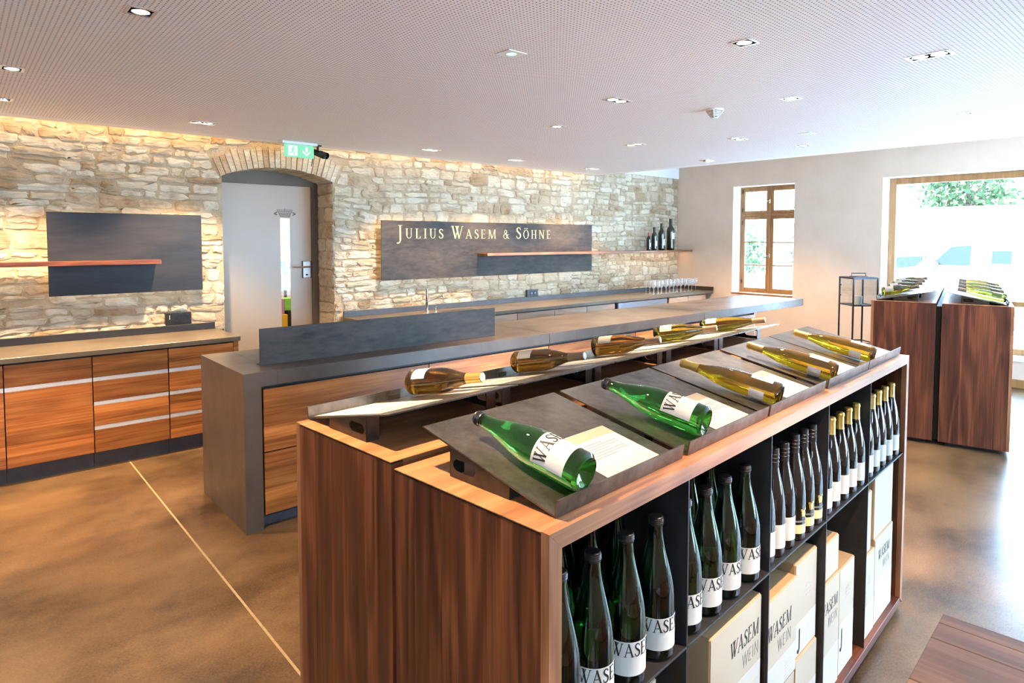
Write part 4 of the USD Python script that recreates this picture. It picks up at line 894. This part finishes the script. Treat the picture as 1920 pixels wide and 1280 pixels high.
def yb(M, lb):
    t = bottle('wine_bottle', lb, 'wine bottle', P_SLIM, 1.03, M=M, group='black bottles with small yellow labels', cap=('screw', 'cap_black', .06), labels=((.026, .056, -1.3, 1.3, 'label_yellow'), (.064, .070, -1.0, 1.0, 'ink_grey')), n=24, **DK)
    em = unary_union([Point(.012, .012).buffer(.010), sbox(.004, .0, .020, .008), sbox(.0, .018, .008, .026), sbox(.016, .020, .026, .028)])
    obj('gold_emblem', wrap(em, .0388, None, .15, .082), M_['gold'], t, smooth=False)
    return t
stand(yb, [(1.284, .046), (1.364, .046), (1.443, .046)], lambda i: f'black bottle with small yellow label in the third compartment, {ORD[i]} of the three', 'black bottles with small yellow labels')
gb = lambda M, lb: bottle('wine_bottle', lb, 'wine bottle', P_SLIM, .985, M=M, group='gold capsuled bottles in the front unit', cap=('ring', 'gold', .062), labels=((.028, .100, -1.35, 1.35, 'label_white'),), n=24, **DK)
stand(gb, [(1.548, .046), (1.640, .047), (1.735, .046), (1.830, .046), (1.925, .045), (2.045, .046), (2.140, .046), (2.235, .047), (2.335, .046), (2.437, .045)], lambda i: f'brown bottle with gold capsule in the {cellnm[3 + i // 5]}, {ORD[i % 5]} from the left', 'gold capsuled bottles in the front unit')

# ---- cartons in the lower compartments
def carton(label, u0, u1, w0, w1, z0, z1, text=None, emblem=None, lower=0.0, mark=None, handle=False):
    t = thing('wine_carton', label, 'cardboard box', M=UB)
    obj('box', cbox(u0, u1, w0, w1, z0, z1, .004), M_['cardboard'], t, False)
    fm = [sbox(u0 + .003, z0 + .003, u1 - .003, z1 - .004)]
    FW = lambda y: Mat([(1, 0, 0), (0, 0, 1), (0, -1, 0)], (0, y, 0))
    obj('printed_front', MB().add(extr(fm[0], .0008), FW(w0)), M_['cardboard_print'], t, False)
    if lower: obj('white_band', MB().add(extr(sbox(u0 + .003, z0 + .003, u1 - .003, z0 + lower), .0004), FW(w0 - .0009)), M_['cardboard_white'], t, False)
    if text:
        tu, tz, h = text
        obj('lettering', MB().add(extr(affinity.translate(serif('WASEM', h, .05, slant=6), tu, tz), .0004), FW(w0 - .0010)), M_['ink'], t, False)
        obj('small_lettering', MB().add(extr(affinity.translate(sans('WEIN', h * .80), tu + h * 1.75, tz - h * 1.25), .0004), FW(w0 - .0010)), M_['ink_grey'], t, False)
    if lower:
        lm = MB()
        for k in range(6): lm.add(extr(sbox(u1 - .095, z0 + lower - .035 - k * .011, u1 - .095 + (.07 if k % 3 else .05), z0 + lower - .033 - k * .011), .0004), FW(w0 - .0014))
        obj('print_lines', lm, M_['ink_soft'], t, False)
    if 'stamped' in label:
        sm = sbox(u0 + .09, .10, u1 - .02, .19); sm = unary_union([sm.difference(sm.buffer(-.005)), *[sbox(u0 + .105 + .022 * k, .125, u0 + .118 + .022 * k, .165) for k in range(5)]])
        obj('stamp', MB().add(extr(sm, .0006), T0(z1)), M_['ink_grey'], t, False)
    if emblem:
        eu, ez, r = emblem
        g_ = [Point(eu + r * .55 * math.cos(k * PI / 3), ez + r * .55 * math.sin(k * PI / 3)).buffer(r * .34).difference(Point(eu + r * .55 * math.cos(k * PI / 3), ez + r * .55 * math.sin(k * PI / 3)).buffer(r * .26)) for k in range(6)] + [Point(eu, ez).buffer(r * .3).difference(Point(eu, ez).buffer(r * .2))]
        obj('emblem', MB().add(extr(unary_union(g_), .0004), FW(w0 - .0010)), M_['ink_soft'], t, False)
    if mark: mu, mz, h = mark; obj('letter_mark', MB().add(extr(affinity.translate(affinity.scale(sans('J', 1), h * .8, h, origin=(0, 0)), mu, mz).buffer(.003), .0004), FW(w0 - .0014)), M_['ink'], t, False)
    obj('top_seam', cbox(u0 + .01, u1 - .01, (w0 + w1) / 2 - .025, (w0 + w1) / 2 + .025, z1 - .0005, z1 + .0006), M_['tape'], t)
    return t
zf = .0712
carton('lower wine carton at the bottom of the leftmost compartment', .07, .49, .06, .40, zf, .385)
carton('brown wine carton, topmost in the leftmost compartment', .07, .405, .022, .40, .386, .735)
carton('lower wine carton at the bottom of the second compartment', .665, .985, .024, .42, zf, .380, lower=.1)
carton('big printed wine carton on top in the second compartment', .668, .987, .022, .42, .381, .700, text=(.782, .588, .046), lower=.12)
carton('bottom left wine carton in the third compartment', 1.010, 1.260, .022, .40, zf, .330, lower=.1)
carton('printed wine carton with stamped lid on the left in the third compartment', 1.010, 1.263, .020, .40, .331, .648, text=(1.030, .520, .046), lower=.10)
carton('bottom right wine carton with coloured print in the third compartment', 1.272, 1.470, .024, .40, zf, .345, lower=.14)
carton('wine carton with grey emblem on the right in the third compartment', 1.276, 1.472, .030, .40, .346, .672, emblem=(1.39, .550, .030), mark=(1.30, .360, .075), lower=.115)
carton('bottom left wine carton in the fourth compartment', 1.500, 1.700, .022, .40, zf, .500, text=(1.504, .385, .043), lower=.16)
carton('small carton lying on top in the fourth compartment', 1.502, 1.705, .030, .40, .501, .640)
carton('wine carton with grey emblem at the right of the fourth compartment', 1.712, 1.890, .026, .40, zf, .490, emblem=(1.81, .375, .030), mark=(1.730, .165, .08), lower=.20)
carton('bottom left wine carton with faint emblem in the last compartment', 1.990, 2.158, .022, .40, zf, .430, emblem=(2.085, .315, .026), lower=.14)
carton('upper left wine carton in the last compartment', 1.992, 2.120, .030, .40, .431, .690)
carton('bottom right wine carton with lettering in the last compartment', 2.165, 2.440, .024, .40, zf, .455, text=(2.215, .345, .043), lower=.18)
carton('upper right wine carton in the last compartment', 2.150, 2.435, .028, .40, .456, .735)
# ================================================================== TABLE AT THE LOWER RIGHT
tz = .76
TB = rotz(math.radians(4.0), (1.945, .480, 0))
t = thing('table', 'walnut plank table cut off at the lower right corner of the picture', 'table', M=TB)
e = [0, .055, .14, .35, .56, .75, .95, 1.16, 1.4]
obj('underframe', cbox(-1.38, -.02, -.88, -.02, tz - .030, tz - .0225), M_['black_panel'], t)
for k in range(8): obj('plank', cbox(-e[k + 1] + .0004, -e[k] - .0004, -.90, 0, tz - .022, tz, .0015), M_['walnut_table'], t, False, tone=[.35, .55, .30, .85, .6, .4, .7, .5][k])
for u in (-1.34, -.10):
    for w_ in (-.84, -.10): obj('leg', cbox(u, u + .05, w_, w_ + .05, 0, tz - .030, .003), M_['black_steel'], t)

# ================================================================== LANTERN
LM = rotz(math.radians(-38.6), (7.955, 2.915, 0))
t = thing('floor_lantern', 'tall black metal floor lantern with glass box beside the far display unit', 'lantern', M=LM)
s, zt, zg, zl = .142, 1.318, .995, .555
m = MB()
for x in (-s, s):
    for y in (-s, s): m.box(x - .008, x + .008, y - .008, y + .008, 0, zt, .002)
obj('posts', m, M_['lantern_metal'], t)
for z, nm in ((zt - .012, 'top_frame'), (zg, 'glass_base_frame'), (zl, 'lower_frame'), (.02, 'foot_frame')):
    m = MB(); q = .006
    m.box(-s, s, -s - q, -s + q, z - q, z + q).box(-s, s, s - q, s + q, z - q, z + q).box(-s - q, -s + q, -s, s, z - q, z + q).box(s - q, s + q, -s, s, z - q, z + q)
    if nm == 'glass_base_frame': m.box(-s, s, -s, s, z - .004, z)
    obj(nm, m, M_['lantern_metal'], t)
for k, (x0, x1, y0, y1) in enumerate(((-s + .009, s - .009, -s - .0015, -s + .0015), (-s + .009, s - .009, s - .0015, s + .0015), (-s - .0015, -s + .0015, -s + .009, s - .009), (s - .0015, s + .0015, -s + .009, s - .009))):
    obj('glass_pane', cbox(x0, x1, y0, y1, zg + .007, zt - .019), M_['window_pane'], t)
obj('lid', MB().box(-s, s, -s, s, zt - .004, zt + .004, .002).box(-.07, .07, -.07, .07, zt + .004, zt + .012, .002), M_['lantern_metal'], t)
obj('carry_handle', MB().add(tubem([(-.085, 0, zt + .004), (-.085, 0, zt + .045), (.085, 0, zt + .045), (.085, 0, zt + .004)], .006, 8)), M_['lantern_metal'], t)
obj('door_catch', MB().box(-s - .014, -s - .008, s - .05, s - .03, zg + .10, zg + .115).box(-s - .014, -s - .008, s - .05, s - .03, zg + .22, zg + .235), M_['black_plastic'], t)
c = thing('candle', 'white pillar candle inside the glass box of the lantern', 'candle', M=LM @ rotz(0, (0, 0, zg + .001)))
obj('wax', MB().add(lathe([(0, 0), (.042, 0), (.048, .10), (.044, .10), (.040, .085), (0, .085)], 24)), M_['wax'], c); obj('wick', MB().add(tubem([(0, 0, .085), (.002, 0, .10)], .0015, 6)), M_['black_plastic'], c)

# ================================================================== GLASSES ON THE LONG WORKTOP
gp = [(0, 0), (.034, 0), (.034, .001), (.006, .004), (.0038, .012), (.0036, .085), (.006, .092), (.022, .104), (.034, .125), (.0375, .145), (.035, .175), (.029, .205), (.0285, .205), (.0335, .175), (.036, .145), (.0325, .126), (.020, .106), (.004, .095), (0, .095)]
pr = None; i = 0
for row, (ys, n, nm) in enumerate(((5.86, 12, 'front'), (5.95, 11, 'middle'), (6.05, 10, 'back'))):
    for k in range(n):
        x = 8.02 + .104 * k + .03 * row; lb = f'clear wine glass on the long worktop, {nm} row, {ORD[k]} from the left'
        if pr is None:
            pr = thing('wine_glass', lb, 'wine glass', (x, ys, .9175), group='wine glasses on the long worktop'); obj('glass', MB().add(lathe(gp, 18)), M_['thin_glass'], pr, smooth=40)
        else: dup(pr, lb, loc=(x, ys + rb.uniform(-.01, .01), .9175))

# ================================================================== BOTTLES ON THE WALL SHELF
for x, sc, lb, cm in ((8.345, .96, 'smallest dark wine bottle on the wall shelf, with red capsule', 'capsule_red'), (8.49, 1.24, 'second smallest dark bottle on the wall shelf', 'cap_black'), (8.685, 1.45, 'second largest dark bottle on the wall shelf', 'cap_black'), (8.935, 1.72, 'largest dark magnum bottle on the wall shelf by the end wall', 'cap_black')):
    bottle('red_wine_bottle', lb, 'wine bottle', P_BORD, sc, 'glass_brown_black', cap=('plain', cm, .058 * sc), labels=((.055 * sc if sc < 1.7 else .105 * sc, .125 * sc if sc < 1.7 else .165 * sc, -1.55 - PI / 2 * 0 - .8, -1.55 + .55, 'label_white'),), group='dark bottles on the wall shelf', M=rotz(.2, (x, 6.20, 1.5852)))

# ================================================================== ROOM BEHIND THE GLASS DOOR
for nm, lb, ct, b, mt in (('box', 'green box seen through the clear door strip', 'box', (3.322, 3.45, 8.4, 8.6, .8055, .967), 'p_green'), ('box', 'purple box seen through the clear door strip', 'box', (3.20, 3.318, 8.4, 8.6, .7555, .967), 'p_purple'), ('box', 'yellow box at the bottom of the clear door strip', 'box', (3.17, 3.352, 8.38, 8.6, 0, .755), 'p_yellow'), ('box', 'black box at the bottom right of the clear door strip', 'box', (3.356, 3.56, 8.38, 8.6, 0, .805), 'black_plastic')):
    if mt.startswith('p_') and mt not in M_: plain(mt, {'p_green': (.22, .62, .08), 'p_purple': (.50, .28, .48), 'p_yellow': (.80, .48, .03)}[mt], .5)
    obj(nm, cbox(*b, .004), M_[mt], None, False, lb, ct)
t = thing('shelf_rack', 'dark wooden rack with bottles seen through the clear door strip', 'rack', (3.42, 9.0, 0))
obj('posts', MB().box(-.16, -.13, -.03, .0, 0, 2.0).box(.13, .16, -.03, 0, 0, 2.0), M_['walnut_vertical'], t, tone=.4)
for z in (1.05, 1.35, 1.65, 1.95): obj('board', cbox(-.16, .16, -.2, .1, z, z + .025), M_['walnut_x'], t, tone=.6)
for k in range(7): 
    bx = 3.33 + .09 * (k % 3); zz = (1.0755, 1.3755, 1.6755)[k // 3]
    obj('jar', lathe([(0, 0), (.032, 0), (.032, .12), (.012, .16), (.012, .2), (0, .2)], 14) if False else MB().add(lathe([(0, 0), (.032, 0), (.032, .12), (.012, .16), (.012, .2), (0, .2)], 14), Mat(np.eye(3), (bx, 8.92, zz))), M_[['walnut_front', 'dark_brown', 'gold', 'label_white'][k % 4]], None, True, f'small bottle in the rack behind the door strip, {ORD[k]} there', 'bottle', tone=.5)

# ================================================================== OUTSIDE
struct('ground', cbox(XE + .36, 60, -40, 45, -.25, -.15), plain('gravel', (.74, .72, .68), .9))
plain('render_white', (.82, .82, .80), .8); plain('car_white', (.80, .81, .83), .25, coat_weight=.6); plain('car_silver', (.42, .46, .52), .25, .5); plain('car_glass', (.018, .026, .04), .10, 0.0, specular_ior_level=.35); plain('tyre', (.03, .03, .03), .8)
obj('garden_wall', cbox(27.0, 27.25, -20, 24, -.15, 2.95, .02), M_['render_white'], None, False, 'long white rendered garden wall outside the windows', 'wall')
def car(label, M, paint, L=4.6, H=1.5, van=False):
    t = thing('car', label, 'car', M=M)
    if van: prof = [(0, .35), (0, 1.0), (.25, 1.08), (1.05, 1.18), (1.75, 1.86), (2.1, 1.93), (4.7, 1.93), (4.85, 1.6), (4.9, .35)]
    else: prof = [(0, .35), (.02, .75), (.15, .86), (1.15, .98), (1.95, 1.42), (2.4, 1.47), (3.3, 1.44), (4.1, 1.02), (4.45, .95), (4.5, .35)]
    p = Polygon(prof).buffer(-.06).buffer(.06)
    body = extr(p, 1.78); v, f = body; 
    zz = np.clip((v[:, 1] - 1.0) / .9, 0, 1); v = v.copy(); v[:, 2] = .89 + (v[:, 2] - .89) * (1 - .16 * zz)
    R = Mat([(1, 0, 0), (0, 0, 1), (0, -1, 0)], (0, .89, 0))
    obj('body', MB().add((v, f), R), M_[paint], t, smooth=30)
    gl = [[(1.42, 1.24), (1.86, 1.72), (2.30, 1.76), (2.30, 1.24)], [(2.75, 1.30), (2.75, 1.62), (3.15, 1.62), (3.15, 1.30)]] if van else [[(1.38, 1.0), (1.98, 1.36), (2.7, 1.39), (2.7, 1.0)], [(2.78, 1.0), (2.78, 1.39), (3.2, 1.36), (3.75, 1.03)]]
    for g_ in gl:
        for sgn in (-1, 1):
            v, f = extr(Polygon(g_), .012); zz = np.clip((v[:, 1] - 1.0) / .9, 0, 1); y = sgn * (.89 * (1 - .16 * zz) + .004) + (v[:, 2] - .006)
            obj('side_window', MB().add((np.c_[v[:, 0], y, v[:, 1]], f)), M_['car_glass'], t, smooth=False)
    a, b = ((1.10, 1.23), (1.72, 1.84)) if van else ((1.22, 1.02), (1.92, 1.41))
    nrm = np.array([-(b[1] - a[1]), 0, b[0] - a[0]]); nrm /= np.linalg.norm(nrm)
    v = np.array([(q[0], s_ * wd, q[1]) + nrm * h for h in (.003, .012) for q, wd in ((a, .74), (b, .66)) for s_ in (-1, 1)]); obj('windscreen', (v, np.vstack([_Q[:, [0, 1, 2]], _Q[:, [0, 2, 3]]])), M_['car_glass'], t, False)
    for x in (.85, L - .95):
        for y in (-.80, .80):
            w_ = obj('wheel', MB().add(tubem([(x, y - .1, .32), (x, y + .1, .32)], .32, 24)), M_['tyre'], t); obj('hub_cap', MB().add(tubem([(x, y - .106, .32), (x, y + .106, .32)], .19, 16)), M_['aluminium'], w_)
    for sgn in (-1, 1): obj('wing_mirror', MB().box(1.5, 1.62, sgn * .94 - .07, sgn * .94 + .07, 1.12 if van else .98, 1.32 if van else 1.12, .03), M_['kick_grey'], t)
    return t
# local x runs from the bonnet to the tail; both stand side-on to the window
car('white van parked outside the big window', Mat([(0, -1, 0), (1, 0, 0), (0, 0, 1)], (20.6, 6.85, -.15)), 'car_white', 4.9, van=True)
car('silver blue car parked behind the white van', Mat([(-.25, -.97, 0), (.97, -.25, 0), (0, 0, 1)], (24.2, 8.9, -.15)), 'car_silver', 4.5)
# trees and shrubs
mat('leaf', {'oi': ('attribute', dict(attribute='tone')), 'r': ('rgb_ramp', dict(ramp=[(0, (.040, .075, .040)), (.5, (.075, .115, .050)), (1, (.15, .19, .085))])), 'd': ('diffuse_bsdf', {}), 't': ('translucent_bsdf', {}), 'm': ('mix_closure', dict(fac=.35))},
    [('oi.fac', 'r.fac'), ('r.color', 'd.color'), ('r.color', 't.color'), ('d.BSDF', 'm.closure1'), ('t.BSDF', 'm.closure2')], 'm.closure')
plain('bark', (.16, .11, .08), .9)
def tree(name, label, cat, x, y, h, r, n, seed, z0=-.15, low=.25, leaf=.16):
    rg = np.random.default_rng(seed); t = thing(name, label, cat, (x, y, z0))
    m = MB().add(tubem([(0, 0, 0), (.03, .02, h * .4), (0, 0, h * .85)], [h * .025, h * .018, .01], 8))
    for k in range(7):
        an = rg.uniform(0, 2 * PI); b = rg.uniform(.3, .75) * h; m.add(tubem([(0, 0, b), (r * .7 * math.cos(an), r * .7 * math.sin(an), b + .18 * h)], [h * .010, .01], 6))
    obj('trunk', m, M_['bark'], t)
    cl = rg.normal(0, 1, (14, 3)); cl /= np.linalg.norm(cl, axis=1, keepdims=True); cl = cl * np.array([r * .62, r * .62, h * (1 - low) * .36]) + (0, 0, h * (low + 1) / 2)
    c = cl[rg.integers(0, 14, n)] + rg.normal(0, 1, (n, 3)) * np.array([r * .27, r * .27, h * .10])
    a = rg.normal(0, 1, (n, 3)); a /= np.linalg.norm(a, axis=1, keepdims=True); b = np.cross(a, rg.normal(0, 1, (n, 3))); b /= np.linalg.norm(b, axis=1, keepdims=True)
    s_ = leaf * rg.uniform(.6, 1.3, (n, 1)); v = np.stack([c - a * s_, c + b * s_ * .45, c + a * s_, c - b * s_ * .45], 1).reshape(-1, 3); q = np.arange(n)[:, None] * 4
    obj('crown', (v, np.vstack([q + [0, 1, 2], q + [0, 2, 3]])), M_['leaf'], t, False, tone=np.repeat(rg.random(n), 4))
tree('tree', 'dark blue green tree beyond the white wall in the big window', 'tree', 31.5, 7.4, 6.6, 1.7, 2600, 1)
tree('tree', 'pale sparse tree at the right edge of the big window', 'tree', 33.0, 3.6, 7.6, 1.9, 800, 2)
tree('tree', 'low green bushes beyond the white wall at the left of the big window', 'tree', 30.0, 12.2, 4.3, 1.4, 1200, 3)
tree('shrub', 'leafy shrub outside the small window on the left', 'shrub', 14.6, 7.95, 2.0, .62, 620, 4, low=.5, leaf=.075)
tree('shrub', 'dark green shrub outside the small window on the right', 'shrub', 15.4, 6.75, 1.95, .42, 620, 5, low=.5, leaf=.075)
t = thing('wooden_fence', 'pale wooden paling fence outside the small window', 'fence', (12.6, 0, -.15))
for k in range(16): obj('paling', cbox(-.012, .012, 5.0 + .14 * k, 5.09 + .14 * k, 0, 1.15 + .04 * (k % 2), .004), M_['cardboard_print'], t, False)
obj('rail', MB().box(.012, .05, 4.95, 7.3, .35, .43).box(.012, .05, 4.95, 7.3, .85, .93), M_['cardboard_print'], t)
